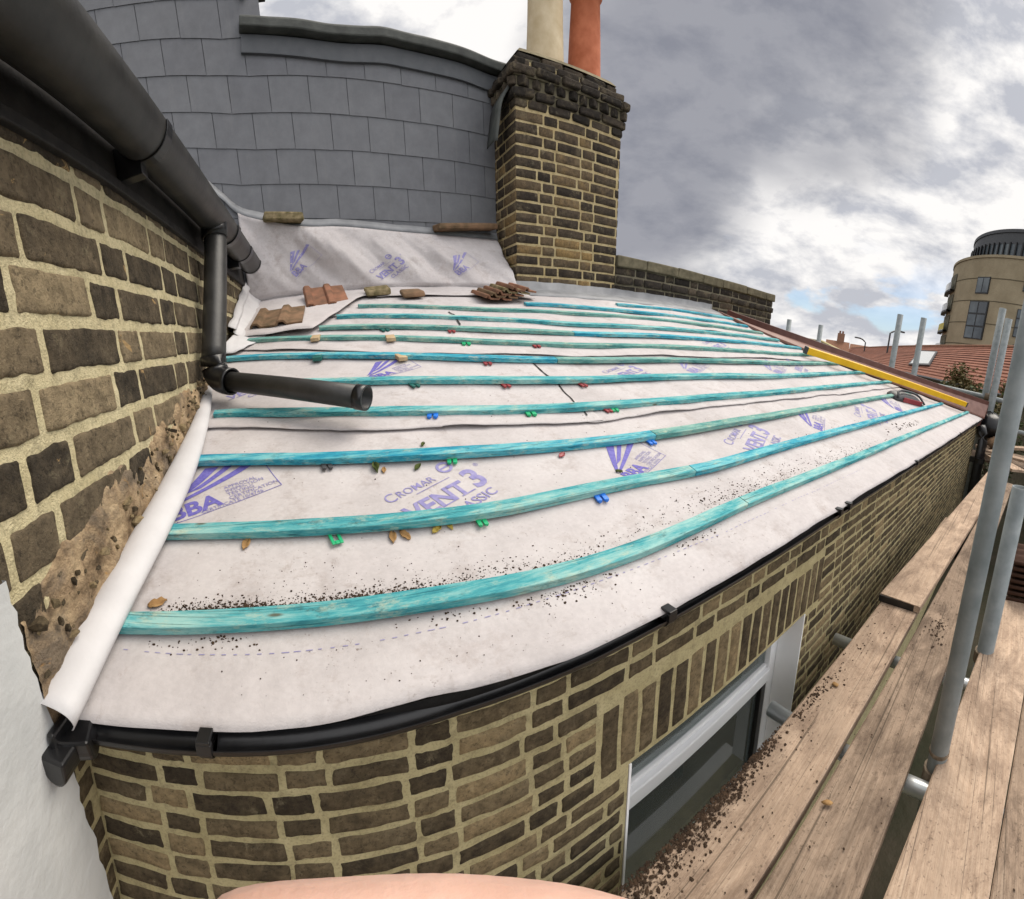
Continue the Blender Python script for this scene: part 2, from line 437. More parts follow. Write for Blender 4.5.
# ------------------------------------------------------------------ main house wall (left)
house = empty('house_wall', (XL, 2.0, ZG), 'tall rear house wall of dark sooty bricks with wide yellow mortar, broken along the roof line', 'wall')
mb = MB()
mortar_sheet(mb, V3((XL, 0, 0)), Y, Z, X, [(-1.2, 6.35, -1.02, 0.9)], .035, .005)
mb.abox(XL - .45, XL - .004, -1.2, 6.35, ZG, 0.9)
mb.build('mortar_joints', m_mort_near, house, smooth=False)
mb = MB(); CH = .178
O = V3((XL, 0, 0))
row = 0
for k in range(-6, 6):
    zc = .034 + k * CH
    z0, z1 = zc + .019, zc + CH - .019
    for (a, b) in course_bricks(-1.15, 6.3, .49, .225, .030, row + 20, True):
        wob = .012 * fn(a * .9, k * 3.3)
        rim_brick(mb, O, Y, Z, X, a, b, z0 + wob - .002 + rnd.uniform(-.003, .003), z1 + wob + .002 + rnd.uniform(-.003, .003), tint_pick(), .008, .007, .013, .006, 22, k * 1.7 + a, 11)
    row += 1
mb.build('brickwork', m_brick_near, house, smooth=True)
# smaller bricks of the same wall below the eaves
mb = MB(); mb2 = MB()
mortar_sheet(mb, V3((XL + .001, 0, 0)), Y, Z, X, [(.6, 1.05, -2.4, -1.02)], .05, .002)
mb.build('lower_mortar', m_mort_ext, house)
for k in range(15):
    z1 = -1.03 - k * .088
    for (a, b) in course_bricks(.55, YW - .002, .22, .11, .014, k, True):
        rim_brick(mb2, V3((XL + .001, 0, 0)), Y, Z, X, a, b, z1 - .07, z1, tint_pick(), .004, .004, .007, .003, 7, k + a, 5)
mb2.build('lower_brickwork', m_brick_ext, house, smooth=True)
# white painted render near the camera
mb = MB(); pts = []
for j in range(70):
    z = -.43 - 2.2 * j / 69
    edge = interp([(-3, .98), (-1.5, .885), (-1.0, .835), (-.78, .785), (-.43, .755)], z) + .022 * fn(z * 9, 1) + .012 * fn(z * 33, 7) + (.02 * max(0, fn(z * 3, 11)))
    pts.append([V3((XL + (.024 if i < 14 else (.024 if i < 15 else -.002)) + .003 * fn(i, z * 5), -1.2 + (edge + 1.2) * min(1, i / 14) , z + (0.02 * fn(i * 1.7) if j == 0 else 0))) for i in range(16)])
mb.grid(pts)
mb.build('white_paint', m_paint, house, smooth=False)
# broken mortar fillet where the old roof met the wall
k = NT('broken mortar and rubble')
n = k.noise(7, 7, .7)
c = k.ramp(n, [(.30, (.08, .055, .035)), (.44, (.33, .235, .145)), (.58, (.52, .385, .24)), (.72, (.60, .47, .31))])
c = k.mix(k.ramp(k.noise(3.2, 6, .7, dist=.6), [(.5, 0.0), (.62, .8)]), c, (.17, .14, .11))
c = k.mix(k.ramp(k.noise(5.1, 5, .7, dist=1), [(.60, 0.0), (.68, .8)]), c, (.48, .27, .09))
m_fillet = k.fin(c, .97, k.math('ADD', k.noise(16, 7, .75), k.math('MULTIPLY', k.noise(70, 4), .4)), 1.0, .03, .1)
mb = MB(); pts = []
NJ = 260
for i in range(NJ + 1):
    y = .79 + (3.3 - .79) * i / NJ
    zb = max(zr(y), -1.0) - .06
    top = interp([(.77, .38), (1.0, .38), (1.4, .34), (2.0, .27), (2.6, .22), (3.1, .13), (3.3, .05)], y) + .10 * fn(y * 3.1, 2) + .05 * fn(y * 11, 4)
    r = []
    for j in range(40):
        f = j / 39; z = zb + (top + .06) * f
        bulge = .028 * math.sin(math.pi * min(1, f * 1.02)) ** .8
        d = bulge * (.75 + .5 * fn(y * 4, z * 4)) + (.022 * fn(y * 8, z * 8, 3) + .013 * fn(y * 20, z * 20, 8)) * min(1, f * 2.2) ** 1.5 + .010 * abs(fn(y * 45, z * 45, 2))
        if j == 39: d = -.03
        elif j == 38: d = .002
        r.append(V3((XL + max(d, -.02), y, z)))
    pts.append(r)
mb.grid([list(r) for r in pts])
mb.build('broken_mortar', m_fillet, house, smooth=True)
mb = MB()
for _ in range(90):
    y = rnd.uniform(.80, 2.9); z = max(zr(y), -1.0) + rnd.uniform(.12, .32) * interp([(.8, 1.0), (2.9, .55)], y)
    mb.chunk((XL + rnd.uniform(.015, .045), y, z), rnd.uniform(.008, .035) * (1 if rnd.random() < .3 else .55), (.6, 1.2, .8), rnd.random())
mb.build('rubble', m_brick_ext, house)
mb = MB()
mb.abox(XL - .03, XL + .035, -1.3, 6.1, .795, .845)
mb.abox(XL - .03, XL + .02, -1.3, 6.1, .845, 1.12)
mb.abox(XL - .4, XL + .06, -1.3, 6.0, 1.13, 1.17)
mb.build('fascia_board', m_fascia, house, bevel=.006)
mb = MB()      # slope of the main roof above the fascia
mb.grid([[V3((XL + .10, y, 1.19)) for y in (-1.3, 5.4)], [V3((XL - 1.0, y, 1.75)) for y in (-1.3, 5.4)]])
mb.build('roof_slope', m_slate, house, thick=.05)

# gutter of the main house
GX, GZ, GR = XL + .16, 1.01, .119
gut = empty('roof_gutter', (GX, 2, GZ), 'fat weathered black half-round gutter along the top of the house wall', 'gutter')
mb = MB()
prof = [(GR * math.cos(math.pi + math.pi * j / 20), GR * math.sin(math.pi + math.pi * j / 20)) for j in range(21)]
prof += [(GR * .93 * math.cos(-math.pi * j / 20), GR * .93 * math.sin(-math.pi * j / 20)) for j in range(21)]
mb.sweep([(GX, -1.3 + 6.6 * i / 12, GZ) for i in range(13)], prof)
mb.build('channel', m_black_old, gut, smooth=True).modifiers.new('e', 'EDGE_SPLIT')
def gut_band(y, w, k, nm, square=False):
    mb = MB()
    pr = [(GR * k * math.cos(math.pi + math.pi * j / 20), GR * k * math.sin(math.pi + math.pi * j / 20)) for j in range(21)]
    pr += [(GR * 1.004 * math.cos(-math.pi * j / 20), GR * 1.004 * math.sin(-math.pi * j / 20)) for j in range(21)]
    mb.sweep([(GX, y - w / 2, GZ), (GX, y + w / 2, GZ)], pr)
    if square: mb.abox(XL + .02, GX - .02, y - w * .5, y + w * .5, GZ - .17, GZ - .03)
    return mb.build(nm, m_black, gut, bevel=.003)
yb = [on_x(*p, GX).y for p in ((147, 158), (222, 214), (238, 236))]
gut_band(yb[0], .07, 1.07, 'bracket', True)
gut_band(yb[1], .10, 1.10, 'union', False)
gut_band(yb[2], .12, 1.06, 'bracket', True)
mb = MB(); mb.sweep([(GX, 5.28, GZ), (GX, 5.34, GZ)], [(GR * 1.06 * math.cos(math.pi + math.pi * j / 20), GR * 1.06 * math.sin(math.pi + math.pi * j / 20)) for j in range(21)])
mb.build('stop_end', m_black, gut, bevel=.006)
# downpipe
yo = on_x(213, 222, GX).y
top = V3((GX, yo, GZ - GR + .02)); d = ray(216, 380); bot = d * (2.86 / d.y); d2 = ray(366, 398); end = d2 * (2.22 / d2.y)
dp = empty('rainwater_downpipe', bot, 'black plastic downpipe with an elbow and shoe pipe lying over the battens', 'downpipe')
RP = .082
path = spline([top, top + V3((0, -.04, -.12)), top.lerp(bot, .5), bot + V3((0, 0.01, .12))], 14)
mb = MB(); mb.pipe(path, RP, RP * .9); mb.build('pipe', m_black_old, dp, smooth=True)
dirh = (end - bot).normalized()
corner = [bot + V3((0, 0.01, .16))]
for i in range(9):
    t = i / 8; a = bot + V3((0, .01, .10)); b = bot; c_ = bot + dirh * .12
    corner.append(a * (1 - t) ** 2 + b * 2 * t * (1 - t) + c_ * t * t)
corner.append(bot + dirh * .15)
mb = MB(); mb.pipe(corner, RP * 1.06, RP * .9); mb.build('elbow', m_black, dp, smooth=True)
mb = MB(); mb.pipe([bot + dirh * .08, end - dirh * .3, end], .062, .054); mb.build('shoe_pipe', m_black_old, dp, smooth=True)
mb = MB(); mb.pipe([end - dirh * .05, end + dirh * .004], .0665, .055); mb.build('pipe_collar', m_black, dp, smooth=True)
mb = MB(); mb.pipe([top + V3((0, 0, .03)), top + V3((0, -.02, -.07))], RP * 1.18, RP * .95); mb.build('outlet', m_black, dp, smooth=True)

# ------------------------------------------------------------------ rear extension: walls and window
ext = empty('rear_extension', (5, 1.2, ZG), 'long single pitch rear extension of brown brick with olive mortar below the roofing felt', 'building')
X1 = 10.9; HX0, HX1, HZ1, HZ0 = .88, 2.20, -1.505, -2.75
mb = MB()
O = V3((0, YW, 0))
mortar_sheet(mb, O, X, Z, -Y, [(XL, HX0, -2.9, -.90), (HX0, HX1, HZ1, -.90), (HX1, X1, -3.6, -.90), (HX0, HX1, -2.9, HZ0)], .08, .002)
mb.abox(XL, HX0, YW + .003, YW + .3, ZG, -.95); mb.abox(HX1, X1, YW + .003, YW + .3, ZG, -.95)
mb.abox(HX0, HX1, YW + .003, YW + .3, HZ1, -.95); mb.abox(HX0, HX1, YW + .003, YW + .3, ZG, HZ0)
mb.abox(XL, X1 + .0, 5.3, 5.5, ZG, .35)
# gable wall at the far end, rising with the roof
gv = [(X1 - .3, YW + .3, ZG), (X1, YW + .3, ZG), (X1 - .3, YW + .3, -.99), (X1, YW + .3, -.99)]
mb.build('wall', m_mort_ext, ext)
mb = MB(); CE = .0775
sold = (.74, 2.36, -1.50, -1.20)
mbs = MB()
for k in range(32):
    z1 = -.915 - k * CE; z0 = z1 - CE + .017
    spans = course_bricks(XL + .005 if k < 18 else 2.4, X1, .215, .105, .015, k, True)
    for (a, b) in spans:
        cuts = [(a, b)]
        def clip(cs, lo, hi):
            o = []
            for p, q in cs:
                if q <= lo or p >= hi: o.append((p, q)); continue
                if lo - p > .03: o.append((p, lo - .012))
                if q - hi > .03: o.append((hi + .012, q))
            return o
        if z1 > sold[2] and z0 < sold[3]: cuts = clip(cuts, sold[0], sold[1])
        if z0 < HZ1 and z1 <= HZ1 + .05: cuts = clip(cuts, HX0, HX1)
        for p, q in cuts:
            rim_brick(mb, O, X, Z, -Y, p, q, z0 + rnd.uniform(-.004, .004), z1 + rnd.uniform(-.004, .004), tint_pick(), .0055, .004, .008, .004, 10 if p < 3.5 else 5, k * .7 + p, 6 if p < 3.5 else 4)
mb.build('brickwork', m_brick_ext, ext, smooth=True)
mb = MB(); u = sold[0] + .01
while u < sold[1] - .05:
    rim_brick(mb, O, Z, X, -Y, sold[2] + .012, sold[3] + rnd.uniform(-.01, .01), u, u + .072, tint_pick(), .005, .004, .008, .003, 10, u, 6)
    u += .086
mb.build('soldier_lintel', m_brick_ext, ext, smooth=True)
# gable end in brick
mb = MB()
for k in range(46):
    z1 = ZG + .08 + k * CE; 
    ylo = YW
    for (a, b) in course_bricks(YW + .01, 5.3, .205, .10, .019, k, True):
        if z1 < zr(a) - .12: rim_brick(mb, V3((X1 + .002, 0, 0)), Y, Z, X, a, b, z1 - CE + .017, z1, tint_pick(), .004, .003, .008, .003, 4, k + a)
mb.build('gable_brickwork', m_brick_ext, ext, smooth=True)
mb = MB()
n = 20
mb.add([(X1, YW, ZG), (X1, 5.4, ZG), (X1, 5.4, zr(5.4) - .1), (X1, YW, -.95), (X1 - .25, YW, ZG), (X1 - .25, 5.4, ZG), (X1 - .25, 5.4, zr(5.4) - .1), (X1 - .25, YW, -.95)], [(0, 1, 2, 3), (7, 6, 5, 4), (3, 2, 6, 7)])
mb.build('gable_wall', m_mort_ext, ext)
# roof deck (rafters boarded) under the felt
mb = MB()
mb.add([(XL, YW - .02, zr(YW - .02) - .03), (X1, YW - .02, zr(YW - .02) - .03), (7.0, 5.55, zr(5.55) - .03), (XL, 5.95, zr(5.95) - .03)], [(0, 1, 2, 3)])
mb.build('roof_deck', m_wood, ext, thick=.05)
# window
wy = 1.10
win = empty('window', (1.54, wy, -2.1)); win.parent = ext; win.location = V3((1.54, wy, -2.1)) - ext.location
del_label = win
def part(mb, name, mat, parent, org, **k):
    return mb.build(name, mat, parent, origin=org, **k)
bpy.data.objects.remove(win)
mb = MB()
fx0, fx1, fz0, fz1 = HX0 - .0, HX1 - .002, HZ0 + .01, HZ1 - .002
t = .075
mb.abox(fx0, fx1, wy, wy + .09, fz1 - t, fz1); mb.abox(fx0, fx1, wy, wy + .09, fz0, fz0 + t)
mb.abox(fx0, fx0 + t, wy, wy + .09, fz0 + t + .002, fz1 - t - .002); mb.abox(fx1 - t, fx1, wy, wy + .09, fz0 + t + .002, fz1 - t - .002)
mb.abox(fx0 + t + .002, fx1 - t - .002, wy - .012, wy + .085, -1.985, -1.905)
# inner sash bead
mb.abox(fx0 + t + .002, fx1 - t - .002, wy + .015, wy + .06, -1.903, -1.885)
frame = mb.build('window', m_white, ext, bevel=.006)
mb = MB(); mb.abox(fx0 + t - .01, fx1 - t + .01, wy + .035, wy + .047, -1.90, fz1 - t + .01)
k = NT('window glass'); k.b.inputs['Transmission Weight'].default_value = .9; k.b.inputs['IOR'].default_value = 1.45
m_glass = k.fin((.55, .62, .60), .03, None, spec=.6)
mb.build('pane', m_glass, frame, origin=abs_loc(frame))
mb = MB(); mb.abox(fx0 + t - .01, fx1 - t + .01, wy + .036, wy + .046, fz0 + t - .01, -1.975)
mb.build('lower_pane', m_glass, frame, origin=abs_loc(frame))
mb = MB(); mb.abox(fx1 - t - .052, fx1 - t - .002, wy + .004, wy + .034, fz0 + t + .002, -1.987)
mb.build('sash_stile', m_black, frame, origin=abs_loc(frame), bevel=.004)
mb = MB()
mb.abox(HX1 - .012, HX1 - .0015, YW - .004, wy - .002, HZ0, HZ1 - .002)
mb.build('reveal', m_white, frame, origin=abs_loc(frame)); mb = MB()
mb.abox(HX0 + .0015, HX0 + .012, YW - .004, wy - .002, HZ0, HZ1 - .002)
mb.build('reveal', m_white, frame, origin=abs_loc(frame))
mb = MB(); mb.abox(HX0 - .03, HX1 + .03, YW - .09, wy + .02, HZ0 - .06, HZ0 - .002)
mb.build('sill', m_white, frame, origin=abs_loc(frame), bevel=.008)
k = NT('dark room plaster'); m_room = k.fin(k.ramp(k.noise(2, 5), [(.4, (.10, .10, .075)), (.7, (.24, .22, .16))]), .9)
mb = MB()   # the room behind
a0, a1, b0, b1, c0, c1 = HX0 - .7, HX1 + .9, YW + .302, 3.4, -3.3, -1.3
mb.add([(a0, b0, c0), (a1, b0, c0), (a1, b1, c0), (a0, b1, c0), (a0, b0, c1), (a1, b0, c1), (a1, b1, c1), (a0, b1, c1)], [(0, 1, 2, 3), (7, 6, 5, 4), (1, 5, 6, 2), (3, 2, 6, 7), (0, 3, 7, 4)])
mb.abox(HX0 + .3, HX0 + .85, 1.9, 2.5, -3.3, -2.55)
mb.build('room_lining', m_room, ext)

EAVE = [(-.78, .858), (-.41, .884), (-.04, .897), (.19, .907), (.41, .902), (.62, .892), (.92, .895), (1.54, .90), (2.7, .905), (4.5, .89), (11.5, .88)]
# ------------------------------------------------------------------ gutter of the extension
eg = empty('eaves_gutter', (4, .83, -1.0), 'thin black gutter under the felt edge along the extension eaves', 'gutter')
def gline(x): return V3((x, interp(EAVE, x) + interp([(-.8, -.006), (.0, -.004), (.25, .004), (.7, .014), (12, .016)], x), -.906 - .004 * x * .1 + .006 * fn(x * .9, 3)))
gr = .030
prof = [(gr * math.cos(math.pi + math.pi * j / 14), gr * math.sin(math.pi + math.pi * j / 14)) for j in range(15)] + [(gr * .9 * math.cos(-math.pi * j / 14), gr * .9 * math.sin(-math.pi * j / 14)) for j in range(15)]
mb = MB(); mb.sweep([gline(XL + .06 + (X1 + .1 - XL) * i / 60) for i in range(61)], prof)
mb.build('channel', m_black, eg, smooth=True).modifiers.new('e', 'EDGE_SPLIT')
mb = MB(); c = on_y(40, 742, .86)
mb.sweep([(XL + .012, .838, -.925), (XL + .05, .842, -.925), (XL + .11, .862, -.922)], [(x * 1.9, y * 1.7) for x, y in prof[:15]] + [(.065, .035), (-.065, .035)])
mb.abox(XL + .026, XL + .05, .765, .93, -1.00, -.86)
mb.build('stop_end', m_black, eg, bevel=.008)
mb = MB(); mb.sweep([(XL + .062, .90, -.925), (XL + .055, .83, -.925), (XL + .050, .735, -.930)], [(x * 1.35, y * 1.7) for x, y in prof[:15]] + [(.042, .030), (-.042, .030)])
mb.build('gutter_corner', m_black, eg, bevel=.008)
mb = MB(); mb.abox(XL + .02, X1 + .02, YW - .022, YW - .008, -.952, -.892); mb.build('eaves_gap_strip', m_fascia, eg)  # added dark strip so the gap behind the gutter reads black
for p in ((204, 738), (677, 603), (848, 497), (857, 492), (921, 456), (962, 434)):
    g = on_y(*p, .86); x = g.x; c = gline(x); mb = MB()
    w = .034 if x < 4 else .06
    mb.sweep([c - X * w / 2, c + X * w / 2], [(1.13 * a, 1.13 * b) for a, b in prof[:15]] + [(gr * 1.02 * math.cos(-math.pi * j / 14), gr * 1.02 * math.sin(-math.pi * j / 14)) for j in range(15)])
    mb.box(c + V3((0, -gr * 1.02, .010)), X, Y, Z, w * 1.1, .016, .03)
    mb.box(c + V3((0, -gr * .55, .030)), X, Y, Z, w * 1.0, .045, .010)
    mb.build('bracket', m_black, eg, bevel=.003)
dd = empty('corner_downpipe', (X1 - .2, .70, ZG), 'thick black downpipe at the far corner of the extension wall', 'downpipe')
mb = MB(); mb.tube([(X1 - .25, .72, ZG), (X1 - .25, .72, -1.35), (X1 - .25, .76, -1.2), (X1 - .2, .84, -1.02)], .12, 14)
mb.build('pipe', m_black, dd, smooth=True)
mb = MB(); mb.tube([(X1 - .25, .72, -1.9), (X1 - .25, .72, -1.78)], .145, 14); mb.abox(X1 - .35, X1 - .15, .8, YW - .003, -1.9, -1.78)
mb.build('pipe_clip', m_black, dd)

# ------------------------------------------------------------------ roof underlay sheets
VT = [(.80, 11.3), (1.2, 10.75), (1.68, 9.95), (2.2, 9.25), (2.6, 8.65), (3.0, 8.02), (3.3, 7.55), (3.6, 7.25), (3.85, 7.02), (4.13, 6.82), (4.42, 6.68), (4.8, 6.6), (5.6, 6.55)]
def verge(y): return interp(VT, y)
EAVE = [(-.78, .858), (-.41, .884), (-.04, .897), (.19, .907), (.41, .902), (.62, .892), (.92, .895), (1.54, .90), (2.7, .905), (4.5, .89), (11.5, .88)]
LAP1 = [(-.78, 2.48), (-.52, 2.45), (.08, 2.27), (.86, 2.17), (1.22, 2.10), (1.53, 2.09), (2.05, 2.12), (3.07, 2.16), (4.34, 2.2), (9.3, 2.5)]
LAP2 = [(-.78, 4.0), (-.6, 3.9), (.62, 3.36), (1.12, 3.25), (2.0, 3.14), (5.44, 3.28), (8, 3.4)]
LAP3 = [(-.78, 4.9), (.3, 4.55), (1.3, 4.28), (2.5, 4.1), (6.7, 4.3)]
BAT = {
 1: [(117, 641), (226, 636.5), (339, 630.5), (433, 614.7), (546, 596.6), (648, 560), (745, 512.5)],
 2: [(160, 543.6), (340, 538.6), (487, 524.6), (587, 502), (660, 486), (695, 480.6), (807, 446), (943, 405.5)],
 3: [(185, 470), (340, 468), (487, 461), (600, 451), (660, 442.5), (774, 421.4), (912, 395)],
 4: [(215, 421), (340, 421), (487, 419.5), (573, 416), (660, 409), (780, 397), (891.5, 384)],
 5: [(225, 391.5), (364, 389), (480, 387.5), (573, 387.5), (780, 380.5), (864.5, 374.8)],
 6: [(226, 364), (480, 365.3), (573, 367), (780, 367), (839, 366)],
 7: [(245, 345.6), (480, 347.5), (573, 351.3), (780, 357), (818.7, 358)],
 8: [(319.5, 332.5), (480, 334.7), (573, 338.7), (780, 348.7), (801, 351)],
 9: [(337, 321), (480, 323.5), (573, 329), (779, 343)],
 10: [(358.6, 310), (480, 314), (573, 317.5), (763, 336)],
 11: [(526, 308), (620, 314), (748, 329)],
 12: [(618, 308), (680, 313.5), (742, 323)]}
BLINE = {}
for k, px in BAT.items():
    BLINE[k] = [(q.x, q.y) for q in (on_roof(*p) for p in px)]
BLINE[1] += [(4.5, 1.16), (10.7, 1.19)]
def batY(k, x): return interp(BLINE[k], x)

def batS(k, x): return sum(batY(k, x + q) for q in (-.22, -.11, 0, .11, .22)) / 5
def ripple(x, y, big=1.0):
    a = .011 * fn(x * 1.2, y * 2.8, 1) + .006 * fn(x * 3.1, y * 5, 4) + .0025 * fn(x * 6 + y * 4, y * 9 - x * 2, 12)
    if y > 2.0: a += .006 * fn(x * 1.6, y * 6.0, 9)
    return a * big
def sag(x, y):
    a = None; prev = None
    for k in range(1, 13):
        b = batY(k, x) + .038
        if b > y:
            if prev is None: return 0
            t = (y - prev) / max(b - prev, .05)
            return -(.010 + (.014 if y > 2.2 else .002) * (.5 + fn(x * .9, k * 5.1))) * math.sin(math.pi * min(max(t, 0), 1)) ** .8
        prev = b
    return 0
def sheet_z(x, y, lvl, lo):
    z = zr(y) + .004 * lvl + .010 + ripple(x, y) + sag(x, y)
    # pressed down where a batten holds it
    if lvl:
        d = y - interp(lo, x)
        if d < .22: z += (.22 - max(d, 0)) / .22 * (.012 + .016 * max(0, fn(x * 2.1, lvl * 7.7)))
    return z
def eave_drop(x, y):
    d = y - interp(EAVE, x)
    if d < .10:
        q = (.10 - d) / .10
        return -.015 * q * q
    return 0
def make_sheet(nm, lo, hi, lvl, xr, label, ystep=.055, edge_wave=.012):
    mb = MB(); rows = []
    ny = 26
    nx = 150
    for j in range(ny + 1):
        r = []
        for i in range(nx + 1):
            fx = (i / nx) ** 1.45
            f = (j / ny) ** 1.25
            # right border follows the verge
            x = xr[0] + (xr[1] - xr[0]) * fx
            yl = interp(lo, x) + edge_wave * fn(x * 2.7, lvl) + edge_wave * .6 * fn(x * 9, lvl + 5)
            yh = interp(hi, x)
            y = yl + (yh - yl) * f
            xv = verge(y) + .02
            if x > xv - .3 and xr[1] > 5: x = xr[0] + (xv - xr[0]) * fx if fx < 1 else xv
            if xr[1] > 5:
                x = xr[0] + (xv - xr[0]) * fx
                yl = interp(lo, x) + edge_wave * fn(x * 2.7, lvl) + edge_wave * .6 * fn(x * 9, lvl + 5)
                y = yl + (interp(hi, x) - yl) * f
            z = sheet_z(x, y, lvl, lo)
            if lvl == 0: z += eave_drop(x, y) + .006 * fn(x * 2.3, 7) * max(0, 1 - (y - yl) / .2)
            r.append(V3((x, y, z)))
        rows.append(r)
    mb.grid(rows)
    o = mb.build(nm, m_felt, None, smooth=True, thick=.003)
    tag(o, label, 'roofing felt')
    return o
sh1 = make_sheet('roof_underlay', EAVE, [(a, b + .25) for a, b in LAP1], 0, (XL + .02, 11.3), 'lowest strip of pale grey roofing felt hanging over the eaves gutter', edge_wave=.004)
sh2a = make_sheet('roof_underlay', LAP1, [(a, b + .25) for a, b in LAP2], 1.8, (XL + .02, 1.56), 'left piece of the second felt strip from the eaves, ending at the upright black seam')
sh2b = make_sheet('roof_underlay', LAP1, [(a, b + .25) for a, b in LAP2], 1, (1.45, 9.3), 'right piece of the second felt strip, between the black seam and the yellow level')
sh3 = make_sheet('roof_underlay', LAP2, [(a, b + .25) for a, b in LAP3], 3, (XL + .02, 8), 'third felt strip from the eaves, wrinkled, crossed by green battens and coloured packers')
sh4 = make_sheet('roof_underlay', LAP3, [(-1, 5.75), (2.6, 5.6), (4, 5.5), (9, 5.5)], 4, (XL + .02, 7), 'topmost felt strip below the chimney and parapet wall')
# added dark strips that draw the lap edges where sheets join
def surf(x, y):
    if y < interp(LAP1, x): return sheet_z(x, y, 0, EAVE) + eave_drop(x, y)
    if y < interp(LAP2, x): return sheet_z(x, y, 1.8 if x < 1.5 else 1, LAP1)
    if y < interp(LAP3, x): return sheet_z(x, y, 3, LAP2)
    return sheet_z(x, y, 4, LAP3)
m_lap_strip = simple('black lap strip', (.012, .011, .010), (.035, .03, .028), 20, .7, .3, .002)
def strip_on(pts, w, name, mat, parent, h=.004, n=40):
    P = spline([(a, b, 0) for a, b in pts], n); mb = MB(); rows = []
    for i, p in enumerate(P):
        t = (P[min(i + 1, n)] - P[max(i - 1, 0)]).normalized(); s = V3((-t.y, t.x, 0))
        r = []
        for q in (-.5, 0, .5):
            c = p + s * w * q * (1 + .8 * fn(i * .4, q)); r.append(V3((c.x, c.y, surf(c.x, c.y) + h)))
        rows.append(r)
    mb.grid(rows); return mb.build(name, mat, parent, origin=abs_loc(parent))
strip_on([(1.56, 3.12), (1.575, 2.77), (1.53, 2.34), (1.49, 2.16)], .012, 'lap_strip', m_lap_strip, sh2a, .006)
strip_on([(1.38, 4.5), (1.35, 4.05)], .018, 'lap_strip', m_lap_strip, sh3, .008)

# ------------------------------------------------------------------ printing on the felt
def text_polys(s, size, bold=0.0, shear=0.0):
    cu = bpy.data.curves.new('t', 'FONT'); cu.body = s; cu.size = size; cu.offset = bold; cu.shear = shear; cu.resolution_u = 3
    o = bpy.data.objects.new('t', cu); COL.objects.link(o)
    me = bpy.data.meshes.new_from_object(o.evaluated_get(bpy.context.evaluated_depsgraph_get()))
    bpy.data.objects.remove(o); bpy.data.curves.remove(cu)
    vs = [(v.co.x, v.co.y) for v in me.vertices]; fs = [tuple(p.vertices) for p in me.polygons]
    bpy.data.meshes.remove(me)
    return vs, fs
def bar(a, b, w):
    a = V3((*a, 0)); b = V3((*b, 0)); t = (b - a).normalized(); s = V3((-t.y, t.x, 0)) * w / 2
    return [tuple((a - s).xy), tuple((b - s).xy), tuple((b + s).xy), tuple((a + s).xy)], [(0, 1, 2, 3)]
def put_print(items, org, ang, scale, name, mat, parent, f=surf, h=.0022, cut=.035, tf=None):
    bm = bmesh.new()
    for (vs, fs), (dx, dy) in items:
        bv = [bm.verts.new((x + dx, y + dy, 0)) for x, y in vs]
        for q in fs:
            try: bm.faces.new([bv[i] for i in q])
            except ValueError: pass
    ca, sa = math.cos(ang), math.sin(ang)
    for v in bm.verts:
        x, y = v.co.x * scale, v.co.y * scale
        v.co = V3((org[0] + x * ca - y * sa, org[1] + x * sa + y * ca, 0))
    if bm.verts:
        xs = [v.co.x for v in bm.verts]; ys = [v.co.y for v in bm.verts]
        for axis, lo, hi in ((0, min(xs), max(xs)), (1, min(ys), max(ys))):
            q = lo + cut
            while q < hi:
                co = [0, 0, 0]; co[axis] = q; no = [0, 0, 0]; no[axis] = 1
                bmesh.ops.bisect_plane(bm, geom=bm.verts[:] + bm.edges[:] + bm.faces[:], plane_co=co, plane_no=no)
                q += cut
    for v in bm.verts:
        if tf: v.co = tf(v.co.x, v.co.y)
        else: v.co.z = f(v.co.x, v.co.y) + h
    bmesh.ops.recalc_face_normals(bm, faces=bm.faces[:])
    o0 = abs_loc(parent)
    for v in bm.verts: v.co -= o0
    me = bpy.data.meshes.new(name); bm.to_mesh(me); bm.free(); me.materials.append(mat)
    o = bpy.data.objects.new(name, me); COL.objects.link(o); o.parent = parent
    return o
def tri(a, b, c): return [a, b, c], [(0, 1, 2)]
def quad(*p): return list(p), [tuple(range(len(p)))]
def logo_v():
    it = []
    z = (0, 0)
    it.append((quad((0, .075), (.215, .262), (.275, .238), (.045, .088)), z))
    it.append((quad((.01, .06), (.045, .085), (.44, .205), (.47, .172)), z))
    it.append((quad((.10, .125), (.30, .225), (.335, .21), (.16, .13)), z))
    it.append((text_polys('BBA', .12, .004), (-.005, -.03)))
    it.append((bar((-.02, -.05), (.46, -.05), .003), z)); it.append((bar((.46, -.05), (.46, .15), .003), z))
    return it
def logo_small():
    it = []
    for i, s in enumerate(('APPROVAL', 'INSPECTION', 'TESTING', 'CERTIFICATION')):
        it.append((text_polys(s, .030), (.245, .060 - .027 * i)))
    it.append((text_polys('CERTIFICATE 10/4746', .028), (.12, -.045)))
    return it
def serif_text(s, size, bold=.0):
    return text_polys(s, size, bold)
